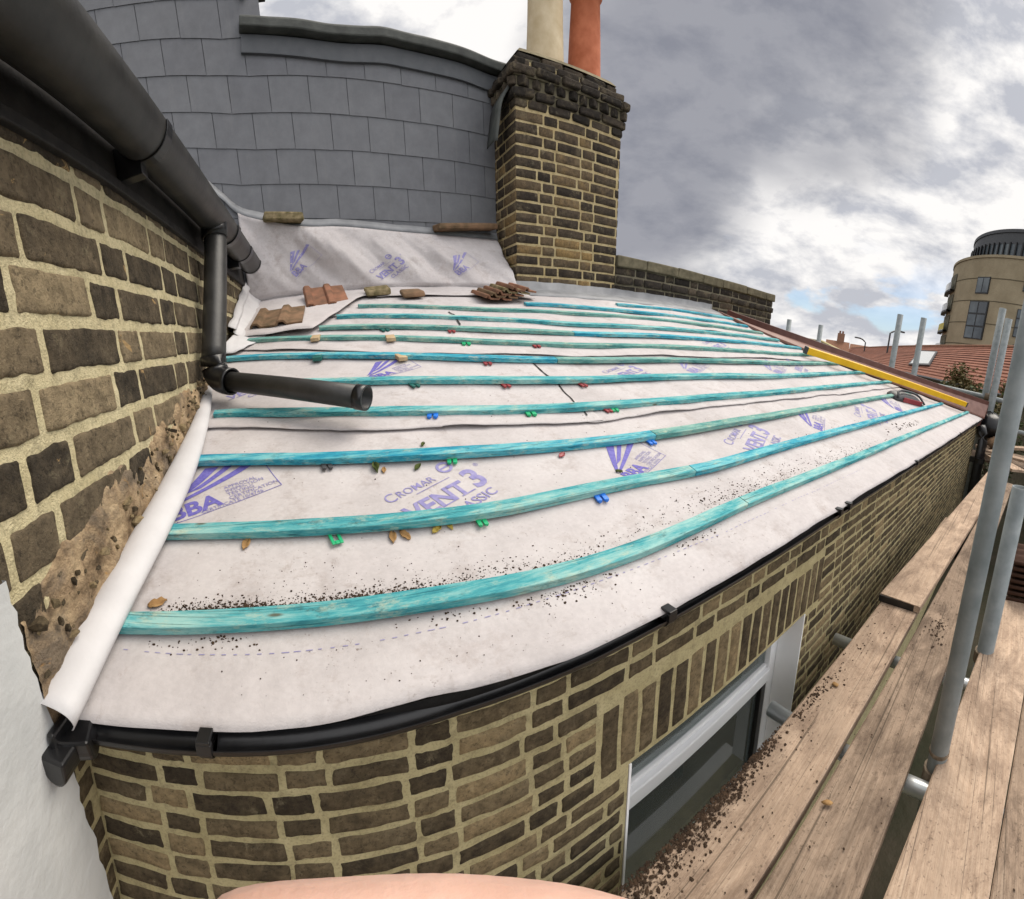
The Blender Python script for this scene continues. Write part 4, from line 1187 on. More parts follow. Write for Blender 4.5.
# ------------------------------------------------------------------ packers, clips and leaves
def packer_mesh(nm, mat, kind):
    mb = MB()
    if kind == 'u':       # open horseshoe plate
        mb.abox(-.030, -.012, -.06, .05, 0, .008); mb.abox(.012, .030, -.06, .05, 0, .008); mb.abox(-.0118, .0118, -.06, -.036, 0, .008)
    elif kind == 'lug':   # two lugs side by side
        mb.abox(-.038, -.006, -.045, .04, 0, .014); mb.abox(.006, .038, -.045, .04, 0, .014); mb.abox(-.0058, .0058, 0, .04, 0, .014)
        mb.tube([(-.022, -.045, .007), (-.022, -.052, .007)], .012, 10); mb.tube([(.022, -.045, .007), (.022, -.052, .007)], .012, 10)
    else:                 # flat offcut of wood
        mb.abox(-.035, .035, -.05, .04, 0, .03)
    return mb.build(nm, mat, None, origin=(0, 0, 0), bevel=.003)
PK = [  # pixel, colour, kind, scale, label
 ((335, 541), 'green', 'u', 1.0, 'green plastic horseshoe packer poking out below the second batten, left of the leaves'),
 ((482, 526), 'green', 'lug', .75, 'green plastic clip under the second batten beneath the large printed word'),
 ((606, 507), 'blue', 'lug', 1.05, 'blue plastic clip under the second batten on the right'),
 ((452, 463), 'green', 'lug', .85, 'green plastic clip under the third batten above the printed name'),
 ((650, 444), 'blue', 'lug', .95, 'blue plastic clip under the third batten beside the printed emblem'),
 ((327, 468), 'grey', 'lug', .9, 'dark grey plastic clip under the third batten left of the mossy leaf'),
 ((433, 420), 'blue', 'lug', 1.1, 'blue plastic clip under the fourth batten, right of the pipe mouth'),
 ((529, 417), 'green', 'lug', 1.1, 'green plastic clip alone under the middle of the fourth batten'),
 ((607, 413.5), 'red', 'lug', .9, 'red plastic clip beside a green one under the fourth batten'),
 ((614, 413), 'green', 'lug', .9, 'green plastic clip touching a red one under the fourth batten'),
 ((414, 388.5), 'teal', 'lug', 1.5, 'dark green pair of lugs under the fifth batten above the pipe mouth'),
 ((505, 387), 'red', 'lug', 1.4, 'red plastic clip under the fifth batten left of the seam'),
 ((583, 387.5), 'red', 'lug', 1.0, 'small red clip under the fifth batten right of the seam'),
 ((319, 366), 'teal', 'wood', 1.9, 'dark green block under the sixth batten above the shoe pipe'),
 ((403, 366), 'wood', 'wood', 1.9, 'pale wooden packer under the sixth batten over the printed chevron'),
 ((487, 365), 'red', 'lug', 1.5, 'red plastic clip under the sixth batten'),
 ((317, 347), 'wood', 'wood', 2.0, 'pale wooden packer under the left of the seventh batten'),
 ((393, 347.5), 'wood', 'wood', 2.0, 'pale wooden packer under the middle of the seventh batten'),
 ((467, 347.5), 'green', 'lug', 1.8, 'green plastic clip under the seventh batten'),
 ((536, 349.5), 'red', 'lug', 1.6, 'red plastic clip under the seventh batten'),
 ((385, 333), 'teal', 'lug', 1.8, 'dark green plastic clip under the eighth batten'),
 ((452, 334), 'red', 'lug', 1.6, 'red plastic clip under the eighth batten')]
MM = {'green': m_green, 'blue': m_blue, 'red': m_redp, 'teal': m_tealp, 'grey': m_greyp, 'wood': m_wood}
proto = {}
tilt = math.atan(M)
for (pp, colr, kind, s, lab) in PK:
    key = (colr, kind)
    p = on_roof(*pp); yb_ = batS(min(range(1, 13), key=lambda q: abs(batS(q, p.x) - p.y)), p.x) - .004; loc = V3((p.x, yb_, max(surf(p.x, yb_ - .03), surf(p.x, yb_), zr(yb_) + .008) + (.012 if kind == 'wood' else .005)))
    rot = (tilt, 0, rnd.uniform(-.35, .35))
    if key not in proto:
        o = packer_mesh('wooden_packer' if colr == 'wood' else 'plastic_packer', MM[colr], kind); proto[key] = o
        o.location = loc; o.rotation_euler = rot
    else: o = copy_thing(proto[key], loc, rot)
    s *= .72 if s < 1.2 else .52; o.scale = (s, s, s)
    tag(o, lab, 'packer', 'packers under the battens')
def leaf(px, py, r, mat, lab, nm='fallen_leaf', curl=.3):
    p = on_roof(px, py); a = rnd.uniform(0, 6.28); mb = MB(); rows = []
    for i in range(9):
        t = i / 8; w = r * .55 * math.sin(math.pi * min(1, t * .92 + .06)) ** .8
        rows.append([V3((p.x + (t - .5) * 2 * r * math.cos(a) - q * w * math.sin(a), p.y + (t - .5) * 2 * r * math.sin(a) + q * w * math.cos(a), 0)) for q in (-1, -.5, 0, .5, 1)])
    for i, rr in enumerate(rows):
        for j, v in enumerate(rr): v.z = surf(v.x, v.y) + .004 + r * curl * (abs(j - 2) / 2) ** 2 + r * .25 * fn(i * .6, j * .5, px)
    mb.grid(rows); o = mb.build(nm, mat, None, smooth=True, thick=.0015)
    tag(o, lab, 'leaf', 'leaves lying on the felt')
leaf(247, 547, .028, m_leafbr, 'curled brown leaf under the left of the second batten')
leaf(393, 538, .026, m_leafbr, 'orange brown leaf beneath the second batten, left of a pair')
leaf(405, 536, .026, m_leafbr, 'orange brown leaf beneath the second batten, right of a pair')
leaf(437, 531, .024, m_leafye, 'yellowish leaf beneath the second batten beside the printed word')
leaf(450, 528, .018, m_leafye, 'tiny pale yellow leaf just right of the larger yellowish one')
leaf(376, 470, .030, m_leafgr, 'dark green curled leaf under the third batten', curl=.7)
leaf(384, 471, .020, m_leafbr, 'thin brown leaf stuck to the dark green curled one')
leaf(418, 469, .022, m_leafgr, 'round mossy green leaf under the third batten', curl=.6)
leaf(423, 445, .018, m_leafgr, 'small dark leaf in the open felt above the third batten', curl=.5)
leaf(562, 458, .024, m_redp, 'dull red leaf under the third batten')
leaf(619, 474, .018, m_leafgr, 'small dark leaf left of the printed emblem', curl=.5)
leaf(158, 606, .034, m_leafbr, 'tan wood flake in the soil at the left end of the lowest batten', 'wood_flake', .15)

# soil along the battens and on the boards: nobody could count the crumbs
mb = MB()
def sprinkle(n, cx, cy_, sx_, sy_, r0, r1, f=surf):
    for _ in range(n):
        x = cx + rnd.gauss(0, sx_); y = cy_ + abs(rnd.gauss(0, sy_)) if sy_ > 0 else cy_ - abs(rnd.gauss(0, -sy_))
        mb.chunk((x, y, f(x, y) + .001), r0 + (r1 - r0) * rnd.random() ** 2.2, (1, 1, .7))
def by(x): return batY(1, x) + WB + .004
for cx, n_, sx_ in ((-.52, 60, .06), (-.42, 110, .07), (-.30, 90, .05), (-.1, 110, .09), (.04, 150, .06), (.14, 120, .08), (.3, 30, .1), (.62, 45, .08), (.78, 60, .1)):
    for _ in range(n_ * 9):
        x = cx + rnd.gauss(0, sx_)
        if x < -.62: continue
        y = by(x) + abs(rnd.gauss(0, .026)); mb.chunk((x, y, surf(x, y) + .001), .0008 + .0045 * rnd.random() ** 4, (1, 1, .8))
sprinkle(300, 1.6, 1.22, .5, .05, .001, .004); sprinkle(260, 3.2, 1.24, .8, .06, .0015, .006); sprinkle(220, .35, 1.23, .2, .03, .001, .004); sprinkle(120, 4.4, 1.58, .8, .05, .002, .006)
for cx, n_, sx_ in ((-.45, 30, .08), (-.33, 30, .05), (.62, 60, .12), (.72, 60, .08), (1.3, 40, .12), (.3, 25, .1)):
    for _ in range(n_):
        x = cx + rnd.gauss(0, sx_)
        if x < -.64: continue
        y = batY(1, x) - .004 - abs(rnd.gauss(0, .022)); mb.chunk((x, y, surf(x, y) + .001), .0015 + .004 * rnd.random() ** 2, (1, 1, .6))
sprinkle(260, .1, by(.1), .30, .10, .001, .003)
sprinkle(150, .9, by(.9), .45, .12, .001, .0035)
sprinkle(160, 2.4, 1.26, .5, .10, .002, .006); sprinkle(90, 1.9, 1.24, .25, .06, .002, .006)
sprinkle(70, 5.6, 1.34, .4, .06, .004, .016)
sprinkle(90, .5, .95, .5, .12, .001, .003)
sprinkle(160, 1.2, 1.6, 1.2, .5, .001, .004)
o = mb.build('soil_crumbs', m_soil, None); tag(o, 'dark soil and grit scattered along the lowest batten on the felt', 'soil', None, 'stuff')

# ------------------------------------------------------------------ roof tiles lying about
def pantile(nm, mat, w=.46, l=.62, lab='', loc=(0, 0, 0), rot=(0, 0, 0), rolls=2):
    mb = MB(); rows = []
    for j in range(7):
        r = []
        for i in range(51):
            f = i / 50; ph = f * rolls
            z = .034 * interp([(0, 0), (.06, .85), (.10, 1), (.30, 1), (.34, .85), (.42, 0), (1, 0)], ph % 1)
            r.append(V3(((f - .5) * w, (j / 6 - .5) * l, z + .02 + .004 * fn(i, j, 2))))
        rows.append(r)
    mb.grid(rows); o = mb.build(nm, mat, None, origin=(0, 0, 0), smooth=False, thick=.018)
    o.location = loc; o.rotation_euler = rot; tag(o, lab, 'roof tile', 'loose tiles on the roof'); return o
def lz(x, y): return zr(y) + .016 + .055
p = on_roof(279, 316, .09)
pantile('roof_tile', m_tilebrown, .50, .66, 'mossy brown double roll tile on the loose felt beside the house wall', (p.x, p.y, lz(p.x, p.y) + .0), (tilt, 0, -.06))
p = on_roof(325, 296, .09)
pantile('roof_tile', m_tilered, .47, .60, 'reddish double roll tile at the foot of the felt upstand', (p.x, p.y - .05, lz(p.x, p.y)), (tilt + .15, 0, .05))
def lump(px, py, sx_, sy_, sz_, mat, lab, nm):
    p = on_roof(px, py, .05); mb = MB()
    mb.box(V3((p.x, p.y, lz(p.x, p.y) + sz_ * .27 - .01)), V3((1, .1, 0)), V3((-.1, 1, .3)), Z, sx_ * .85, sy_, sz_ * .55, .5, .02)
    o = mb.build(nm, mat, None, bevel=.03, seg=3); tag(o, lab, 'rubble', 'rubble at the foot of the upstand')
lump(378, 295, .34, .2, .13, m_moss, 'rounded mossy brick fragment at the foot of the felt upstand', 'brick_fragment')
lump(412, 296, .32, .18, .10, m_tilebrown, 'flat brown tile fragment right of the mossy brick fragment', 'tile_fragment')
for i in range(5):
    p = on_roof(503 + (i - 2) * 1.5, 303 - i * 1.8, .05)
    lab = ['bottom tile of the small stack against the chimney foot', 'second tile up in the stack against the chimney foot', 'third tile up in the stack against the chimney foot', 'fourth tile up in the stack against the chimney foot', 'mossy top tile of the stack against the chimney foot'][i]
    q = V3((p.x, 4.98, zr(4.98) + .05 + i * .024)); pantile('roof_tile', m_tilered if i % 2 == 0 else m_moss if i == 3 else m_tilebrown, .36, .34, lab, (q.x + i * .02, q.y, q.z - .0), (tilt * .85, .02, .12 + .10 * rnd.random()), 2)
def slab(px0, px1, py, lab, mat, nm, th=.09):
    a, b = on_slate(px0, py, .15), on_slate(px1, py, .15); mb = MB(); c = (a + b) / 2
    mb.box(c, (b - a).normalized(), SN, Z, (b - a).length, .22, th, .5, .012); o = mb.build(nm, mat, None, bevel=.02, seg=2); tag(o, lab, 'slab'); return o
slab(263, 302, 218, 'dark weathered tile lying on the lead flashing at the left', m_moss, 'old_tile', .085)
slab(436, 494, 227.5, 'split brown plank resting on the lead flashing near the chimney', m_tilebrown, 'old_plank', .075)
# torn brown strip hanging by the gutter end
mb = MB(); mb.tube(spline([on_x(*p, -.52) for p in ((266, 276), (268, 284), (276, 291), (281, 303))], 14), .022, 6)
o = mb.build('torn_strip', m_tilebrown, None); tag(o, 'thin torn brown strip dangling below the end of the big gutter', 'strip')

# ------------------------------------------------------------------ scaffold
ZB = -1.80
def board(nm, p0, p1, w, lab, mat, z=ZB, th=.06, tint=.5):
    """p0, p1: inner edge (nearest the wall) ends as (x, y); w: width towards the camera side"""
    a = V3((*p0, z)); b = V3((*p1, z)); t = (b - a).normalized(); s = V3((t.y, -t.x, 0))
    n = 24; rows = []
    mb = MB()
    for i in range(n + 1):
        c = a.lerp(b, i / n); sag = .004 * fn(i * .3, w * 10)
        r = []
        for q, dz in ((0, -th), (0, -.006), (.008, 0), (w * .5, .002), (w - .008, 0), (w, -.006), (w, -th)):
            r.append(c + s * (q + .003 * fn(i * .5, q * 9, lab.__len__())) + Z * (dz + sag))
        rows.append(r)
    mb.grid(rows, tint)
    m = 7
    mb.add([v for v in rows[0]], [tuple(range(m))]); mb.add([v for v in rows[-1]], [tuple(range(m))[::-1]])
    mb.grid([[r[6], r[0]] for r in rows], tint)
    o = mb.build(nm, mat, None); tag(o, lab, 'scaffold board', 'scaffold boards'); return o
e1 = [on_z(*p, ZB) for p in ((600, 893), (780, 712), (880, 600))]
o1 = [on_z(*p, ZB) for p in ((745, 899), (832, 766), (865, 718), (931, 608))]
o2 = [on_z(*p, ZB) for p in ((855, 899), (908, 799), (923, 741))]
i2 = [on_z(*p, ZB) for p in ((749, 899), (848, 757), (902, 654))]
i3 = [on_z(*p, ZB) for p in ((884, 899), (919, 807), (968, 683))]
o3 = [on_z(*p, ZB) for p in ((985, 899), (1024, 728))]
def fitl(ps):
    n = len(ps); mx = sum(p.x for p in ps) / n; my = sum(p.y for p in ps) / n
    k = sum((p.x - mx) * (p.y - my) for p in ps) / sum((p.x - mx) ** 2 for p in ps)
    return my - k * mx, k
def yl(f, x): return f[0] + f[1] * x
f1, g1, f2, g2, f3 = fitl(e1), fitl(o1), fitl(i2), fitl(o2), fitl(i3)
board('scaffold_board', (-1.2, min(.86, yl(f1, -1.2))), (5.6, .66), yl(f1, 1.5) - yl(g1, 1.5) - .05, 'inner scaffold board against the brick wall, covered in spilt soil', m_board)
xo = on_z(883, 594, ZB + .06).x
board('scaffold_board', (xo, yl(f1, xo) + .0), (10.6, .28), .33, 'raised scaffold board lapping over the far part of the inner board', m_board, ZB + .062, .055, .7)
board('scaffold_board', (-1.2, yl(f2, -1.2) - .012), (8.6, yl(f2, 3.2) - .25), yl(f2, 1.5) - yl(g2, 1.5) - .01, 'muddy middle scaffold board with dark stains', m_board_dark, ZB - .004)
board('scaffold_board', (-1.2, yl(f3, -1.2)), (4.4, yl(f3, 4.4)), .345, 'clean outer scaffold board outside the grey standard', m_board, ZB + .006, .06, .9)
y4 = yl(f3, -1.2) - .352
board('scaffold_board', (-1.2, y4), (4.6, y4 + f3[1] * 5.8), .33, 'outermost scaffold board at the right edge, damp at its border', m_board_dark, ZB - .002, .06, .9)
xw = on_z(919, 607, ZB + .06).x
mb = MB(); mb.box(V3((xo - .012, yl(f1, xo) - .165, ZB + .03)), X, Y, Z, .012, .33, .05)
o = mb.build('board_end_band', m_black, None); tag(o, 'dark steel band on the near end of the raised scaffold board', 'steel band')
# standards and tubes
def standard(nm, x, y, z0, z1, r, lab, mat=m_galv, lean=(0, 0)):
    t = empty(nm, (x, y, z0), lab, 'scaffold pole', 'scaffold tubes')
    mb = MB(); mb.pipe([(x, y, z0), (x + lean[0] * .5, y + lean[1] * .5, (z0 + z1) / 2), (x + lean[0], y + lean[1], z1)], r, r * .88, 18); mb.build('tube', mat, t, smooth=True)
    return t
def coupler(t, p, ax, r=.07, L=.10):
    mb = MB(); p = V3(p); ax = V3(ax)
    mb.tube([p - ax * L / 2, p + ax * L / 2], r, 14)
    s = ax.cross(Z) if abs(ax.z) < .9 else X
    s.normalize(); mb.box(p + s * r, ax, s, ax.cross(s), L * .7, r * .7, r * .9); mb.tube([p + s * r + ax.cross(s) * r * .6, p + s * r * 1.5 + ax.cross(s) * r * .6], .012, 8)
    return mb.build('coupler', m_rust, t, bevel=.005)
pb = on_z(938, 757, ZB); sx0, sy0 = pb.x, pb.y
st = standard('scaffold_standard', sx0, sy0, ZG, 2.0, .047, 'near grey scaffold standard rising between the middle and outer boards')
coupler(st, (sx0, sy0, ZB - .10), (0, 0, 1), .060, .09); coupler(st, (sx0, sy0, ZB + .035), (0, 0, 1), .051, .022)
pb = on_z(984, 650, ZB); st = standard('scaffold_standard', pb.x, pb.y - .01, ZG, -.62, .06, 'shorter dark scaffold standard directly behind the near one')
coupler(st, (pb.x, pb.y - .01, ZB - .04), (0, 0, 1), .075, .08)
def tubething(nm, a, b, r, lab, mat=m_galv):
    t = empty(nm, a, lab, 'scaffold tube', 'scaffold tubes'); mb = MB(); mb.pipe([a, V3(a).lerp(V3(b), .5), b], r, r * .86, 16); mb.build('tube', mat, t, smooth=True); return t
q = on_z(910, 793, ZB - .10); q1 = on_z(785, 693, ZB - .1)
tubething('scaffold_transom', V3((q.x, -1.4, ZB - .115)), V3((q.x + .08, YW - .02, ZB - .115)), .040, 'bright steel transom under the boards near the first standard', m_galv_lt)
q = on_z(965, 682, ZB - .10)
tubething('scaffold_transom', V3((q.x, -1.4, ZB - .115)), V3((q.x, YW - .05, ZB - .115)), .040, 'second bright steel transom under the boards farther along', m_galv_lt)
tubething('scaffold_ledger', V3((-1.5, -.95, ZB - .2)), V3((11, -.95, ZB - .2)), .045, 'long scaffold ledger below the outer boards')
XP = 12.4
def far_pole(px, py, lab, w=.085, x=XP, lean=0.0):
    d = ray(px, py); p = d * (x / d.x); return standard('scaffold_standard', p.x, p.y, ZG, p.z, w, lab, m_galv)
far_pole(900.5, 314.5, 'far scaffold standard behind the verge, left one by the skylight')
far_pole(924, 318, 'far scaffold standard behind the verge, crossing the skylight')
a = far_pole(1003, 308.5, 'far scaffold standard, taller of the pair in front of the flats', .10)
far_pole(1009, 319, 'far scaffold standard, shorter of the pair in front of the flats', .10, XP - .25)
far_pole(789.5, 319.5, 'thin scaffold standard top left of the roof corner', .06, 10.2)
far_pole(821, 325, 'thin scaffold standard top behind the upper verge', .06, 10.4)
a1, b1 = on_x(935, 384, XP), on_x(1024, 394, XP)
t = tubething('scaffold_guardrail', V3((XP - .1, 3.6, a1.z)), V3((XP - .1, -.8, a1.z - .12)), .065, 'upper horizontal guard rail across the far end of the scaffold'); coupler(t, (XP - .1, on_x(990, 390, XP).y, a1.z - .06), (0, 1, 0), .10, .2)
tubething('scaffold_guardrail', V3((XP - .1, 3.6, a1.z - .75)), V3((XP - .1, -.8, a1.z - .85)), .065, 'lower horizontal guard rail across the far end of the scaffold')
# ribbed tiles stacked on the outer board
p = on_z(1012, 598, ZB); stack_y = p.y - .18
for i in range(7):
    mb = MB(); rows = []
    zz = ZB + .02 + i * .055
    for j in range(3):
        rows.append([V3((p.x + .16 + (f - .5) * .46, stack_y + (j / 2 - .5) * .60 - .06, zz + .018 * math.cos(f * 2 * math.pi * 3))) for f in [q / 30 for q in range(31)]])
    mb.grid(rows); o = mb.build('ribbed_tile', m_tiledark, None, smooth=True, thick=.028)
    tag(o, ['lowest', 'second lowest', 'third lowest', 'middle', 'third from top', 'second from top', 'uppermost'][i] + ' dark brown ribbed tile in the stack on the outer boards', 'roof tile', 'stacked ribbed tiles')
# soil on the boards
mb = MB()
for cx, n_, s1, s2 in ((1.0, 900, .16, .045), (1.25, 800, .12, .035), (1.5, 420, .10, .03), (1.95, 240, .12, .03), (.7, 700, .2, .06), (2.5, 50, .3, .05), (2.2, 70, .3, .06)):
    for _ in range(n_):
        x = cx + rnd.gauss(0, s1); y = yl(f1, x) - .03 - abs(rnd.gauss(0, s2)) - (.02 if x > 1.7 else 0)
        mb.chunk((x, y, ZB + .003), .0015 + .0075 * rnd.random() ** 4, (1, 1, .6))
for _ in range(420):
    x = rnd.uniform(.6, 4.4); y = rnd.uniform(yl(g2, x) + .02, yl(f1, x) - .03) if rnd.random() < .7 else rnd.uniform(-.55, .05)
    mb.chunk((x, y, ZB + .004), .002 + .004 * rnd.random() ** 2, (1, 1, .5))
for _ in range(90):
    x = 3.0 + rnd.gauss(0, .10); y = yl(f2, 3.0) - .12 + rnd.gauss(0, .04); mb.chunk((x, y, ZB + .003), .003 + .008 * rnd.random() ** 2, (1, 1, .4))
o = mb.build('spilt_soil', m_soil, None); tag(o, 'dark soil spilt over the scaffold boards below the window', 'soil', None, 'stuff')
for i, (px, py, lab) in enumerate(((835, 686, 'brown leaf on the inner scaffold board beyond the soil'), (826, 805, 'dry leaf on the muddy middle board'))):
    p = on_z(px, py, ZB); mb = MB(); mb.chunk((p.x, p.y, ZB + .012), .022, (1.3, .7, .35)); o = mb.build('fallen_leaf', m_leafbr, None, smooth=True); tag(o, lab, 'leaf')

# ------------------------------------------------------------------ debris at the far end of the scaffold
def plank(c, ang, l, w, th, lab, tilt_=0):
    mb = MB(); R_ = Matrix.Rotation(ang, 3, 'Z') @ Matrix.Rotation(tilt_, 3, 'Y')
    mb.box(c, R_ @ X, R_ @ Y, R_ @ Z, l, w, th, rnd.uniform(.5, 1)); o = mb.build('loose_plank', m_board, None, bevel=.006); tag(o, lab, 'plank', 'planks at the scaffold end')
plank(V3((10.2, .10, ZB + .10)), .5, 1.5, .35, .06, 'plank lying askew at the far end of the scaffold, lowest of three')
plank(V3((10.7, -.02, ZB + .20)), 1.2, 1.2, .35, .06, 'short plank laid crosswise over the others at the scaffold end')
plank(V3((11.4, .22, ZB + .30)), 1.5, 1.4, .4, .07, 'tilted plank propped behind the downpipe at the scaffold end', .15)
def sack(c, r, lab, mat):
    mb = MB(); N = 18; rows = []
    for j in range(13):
        th = math.pi * j / 12; rows.append([V3((c[0] + r[0] * math.sin(th) * math.cos(2 * math.pi * i / N) * (1 + .2 * fn(i * .5, j * .4, c[0])), c[1] + r[1] * math.sin(th) * math.sin(2 * math.pi * i / N) * (1 + .2 * fn(i * .5, j * .4, 4)), c[2] + r[2] * math.cos(th) * (1 + .15 * fn(i * .7, j * .6, 9)))) for i in range(N + 1)])
    mb.grid(rows); o = mb.build('rubble_sack', mat, None, smooth=True); tag(o, lab, 'sack')
sack((12.0, .75, -1.10), (.45, .5, .38), 'full black rubble sack beyond the far downpipe', m_black)
sack((11.6, .35, -1.50), (.5, .35, .22), 'low dusty sack lying by the planks at the scaffold end', m_tilebrown)
mb = MB(); mb.abox(11.0, 13.2, -1.2, 1.1, ZB - .12, ZB - .06)
o = mb.build('scaffold_platform', m_board_dark, None); tag(o, 'boarded platform at the far end of the scaffold below the sacks', 'platform')

# ------------------------------------------------------------------ ground
k = NT('garden soil and grass')
c = k.ramp(k.noise(.5, 7, .7), [(.35, (.030, .036, .018)), (.55, (.06, .052, .034)), (.7, (.10, .08, .055))])  # tones kept very dark, shade under the scaffold put into the colour
m_ground = k.fin(c, .95, k.noise(6, 6), .6, .05)
mb = MB(); mb.grid([[V3((x, y, ZG)) for x in (-900, -60, 0, 40, 900)] for y in (-900, -60, 0, 40, 900)][::1])
o = mb.build('ground', m_ground, None, origin=(0, 0, ZG)); o['kind'] = 'structure'

# ------------------------------------------------------------------ red roofed building beyond
rd = V3((-.872, -.49, 0)).normalized(); rn = V3((.49, -.872, 0)).normalized()
RO, RZ, EO, EZ = 12.5, 2.48, 8.0, -.30
rb = empty('terrace_house', rn * 10 - rd * 40 + V3((0, 0, ZG)), 'long low house with a red tiled roof and one skylight beyond the scaffold', 'building')
def rp(s, o, z): return rn * o - rd * s + Z * z
k = NT('red clay roof tiles')
vv = k.n('ShaderNodeUVMap'); 
br = k.n('ShaderNodeTexBrick'); br.offset = 0.0
mp = k.n('ShaderNodeMapping'); k.l(vv.outputs[0], mp.inputs[0]); k.l(mp.outputs[0], br.inputs['Vector'])
br.inputs['Scale'].default_value = 1; br.inputs['Brick Width'].default_value = .30; br.inputs['Row Height'].default_value = .34; br.inputs['Mortar Size'].default_value = .03; br.inputs['Mortar Smooth'].default_value = .6
br.inputs['Color1'].default_value = (.22, .085, .052, 1); br.inputs['Color2'].default_value = (.29, .125, .08, 1); br.inputs['Mortar'].default_value = (.13, .05, .035, 1)
cc = k.mix(.7, br.outputs['Color'], k.ramp(k.noise(.8, 5, .7), [(.3, .65), (.7, 1.25)]), 'MULTIPLY')
m_redroof = k.fin(cc, .85, br.outputs['Fac'], -.8, .05, .2)
mb = MB()
S0, S1 = 6.0, 105.0
rows = []
NR = 15
fvs = []; 
for j in range(NR):
    f0, f1_ = j / NR, (j + 1) / NR
    o0, o1_ = EO + (RO - EO) * f0, EO + (RO - EO) * f1_; z0, z1 = EZ + (RZ - EZ) * f0, EZ + (RZ - EZ) * f1_
    mb.add([rp(S0, o0, z0 + .06), rp(S1, o0, z0 + .06), rp(S1, o1_, z1), rp(S0, o1_, z1), rp(S0, o0, z0), rp(S1, o0, z0)], [(0, 1, 2, 3), (4, 5, 1, 0)])
mb.add([rp(S0, RO, RZ), rp(S1, RO, RZ), rp(S1, RO + 4.5, EZ), rp(S0, RO + 4.5, EZ)], [(0, 1, 2, 3)])
ro = mb.build('roof', m_redroof, rb)
uvl = ro.data.uv_layers.new(name='UVMap'); o_ = abs_loc(ro)
for lp in ro.data.loops:
    w = ro.data.vertices[lp.vertex_index].co + o_; uvl.data[lp.index].uv = (-w.dot(rd), w.dot(rn) / math.cos(math.atan2(RZ - EZ, RO - EO)))
mb = MB(); mb.tube([rp(S0, RO, RZ + .02), rp(S1, RO, RZ + .02)], .14, 8); mb.build('ridge_tiles', m_tilered, rb)
mb = MB(); c0 = rp(S0, EO + .4, ZG)
mb.add([rp(S0, EO + .4, ZG), rp(S1, EO + .4, ZG), rp(S1, EO + .4, EZ + .15), rp(S0, EO + .4, EZ + .15), rp(S0, RO + 4.1, ZG), rp(S0, RO + 4.1, EZ + .1), rp(S0, RO, RZ - .1)], [(0, 1, 2, 3), (4, 0, 3, 6, 5)])
mb.build('wall', m_mort_old, rb)
mb = MB(); mb.tube([rp(S0, EO - .02, EZ - .03), rp(S1, EO - .02, EZ - .03)], .07, 8); mb.build('gutter', m_black, rb)
# skylight on that roof: where the ray meets the roof plane
def on_red(px, py):
    d = ray(px, py); kk = (RZ - EZ) / (RO - EO)
    return d * ((EZ - kk * EO) / (d.z - kk * d.dot(rn)))
q = [on_red(*p) for p in ((909, 366), (930, 367), (938, 353), (920, 352))]
nrm = (q[1] - q[0]).cross(q[3] - q[0]).normalized(); nrm = nrm if nrm.z > 0 else -nrm
mb = MB(); vs = [p + nrm * .05 for p in q] + [p + nrm * .16 for p in q]; mb.add(vs, [(4, 5, 6, 7), (0, 1, 5, 4), (1, 2, 6, 5), (2, 3, 7, 6), (3, 0, 4, 7)])
fr = mb.build('skylight', m_greyp, rb)
k = NT('pale skylight glass'); m_sky_g = k.fin((.45, .47, .46), .12, None, spec=.6)
cen = (q[0] + q[1] + q[2] + q[3]) / 4
mb = MB(); mb.add([cen + (p - cen) * .86 + nrm * .17 for p in q], [(0, 1, 2, 3)]); mb.build('pane', m_sky_g, fr, origin=abs_loc(fr))

# ------------------------------------------------------------------ curved flats
BC_AZ, BC_R, BR = math.radians(90.6), 85.0, 18.0
bc = V3((math.sin(BC_AZ) * BC_R, math.cos(BC_AZ) * BC_R, 0))
flats = empty('apartment_block', bc + Z * ZG, 'tall curved apartment block of beige brick with a dark glazed top floor', 'building')
k = NT('beige facing brick')
c = k.ramp(k.noise(.35, 6, .6), [(.35, (.32, .27, .18)), (.65, (.41, .35, .24))])
c = k.mix(.35, c, k.ramp(k.noise(3, 4, .7, k.map((1, 1, 6))), [(.35, .7), (.65, 1.2)]), 'MULTIPLY')
m_beige = k.fin(c, .9)
k = NT('dark tower glass'); m_tglass = k.fin(k.ramp(k.noise(.25, 3), [(.4, (.045, .06, .075)), (.6, (.12, .15, .17))]), .12, None, spec=.7)
BH = 19.2
def cyl(mb, r, z0, z1, n=96, cap=True):
    mb.grid([[bc + V3((r * math.cos(2 * math.pi * i / n), r * math.sin(2 * math.pi * i / n), z)) for i in range(n + 1)] for z in (z0, z1)])
    if cap: mb.add([bc + V3((r * math.cos(2 * math.pi * i / n), r * math.sin(2 * math.pi * i / n), z1)) for i in range(n)], [tuple(range(n))])
mb = MB(); cyl(mb, BR, ZG, BH - .01); mb.build('wall', m_beige, flats)
mb = MB(); cyl(mb, BR + .15, BH - .4, BH); mb.build('parapet', m_beige, flats)
for zq in (BH - 3.4, BH - 6.8, BH - 10.2, BH - 13.6):
    mb = MB(); cyl(mb, BR + .03, zq - .14, zq, 96, False); mb.build('floor_band', m_cope, flats)
mb = MB(); cyl(mb, 15.2, BH - .5, 23.6); mb.build('top_floor', m_trimgrey, flats)
mb = MB(); cyl(mb, 15.3, BH + .3, BH + 2.6, 96, False); mb.build('top_glazing', m_tglass, flats)
mb = MB(); cyl(mb, 15.35, 23.6, 24.1); mb.build('top_roof', m_trimgrey, flats)
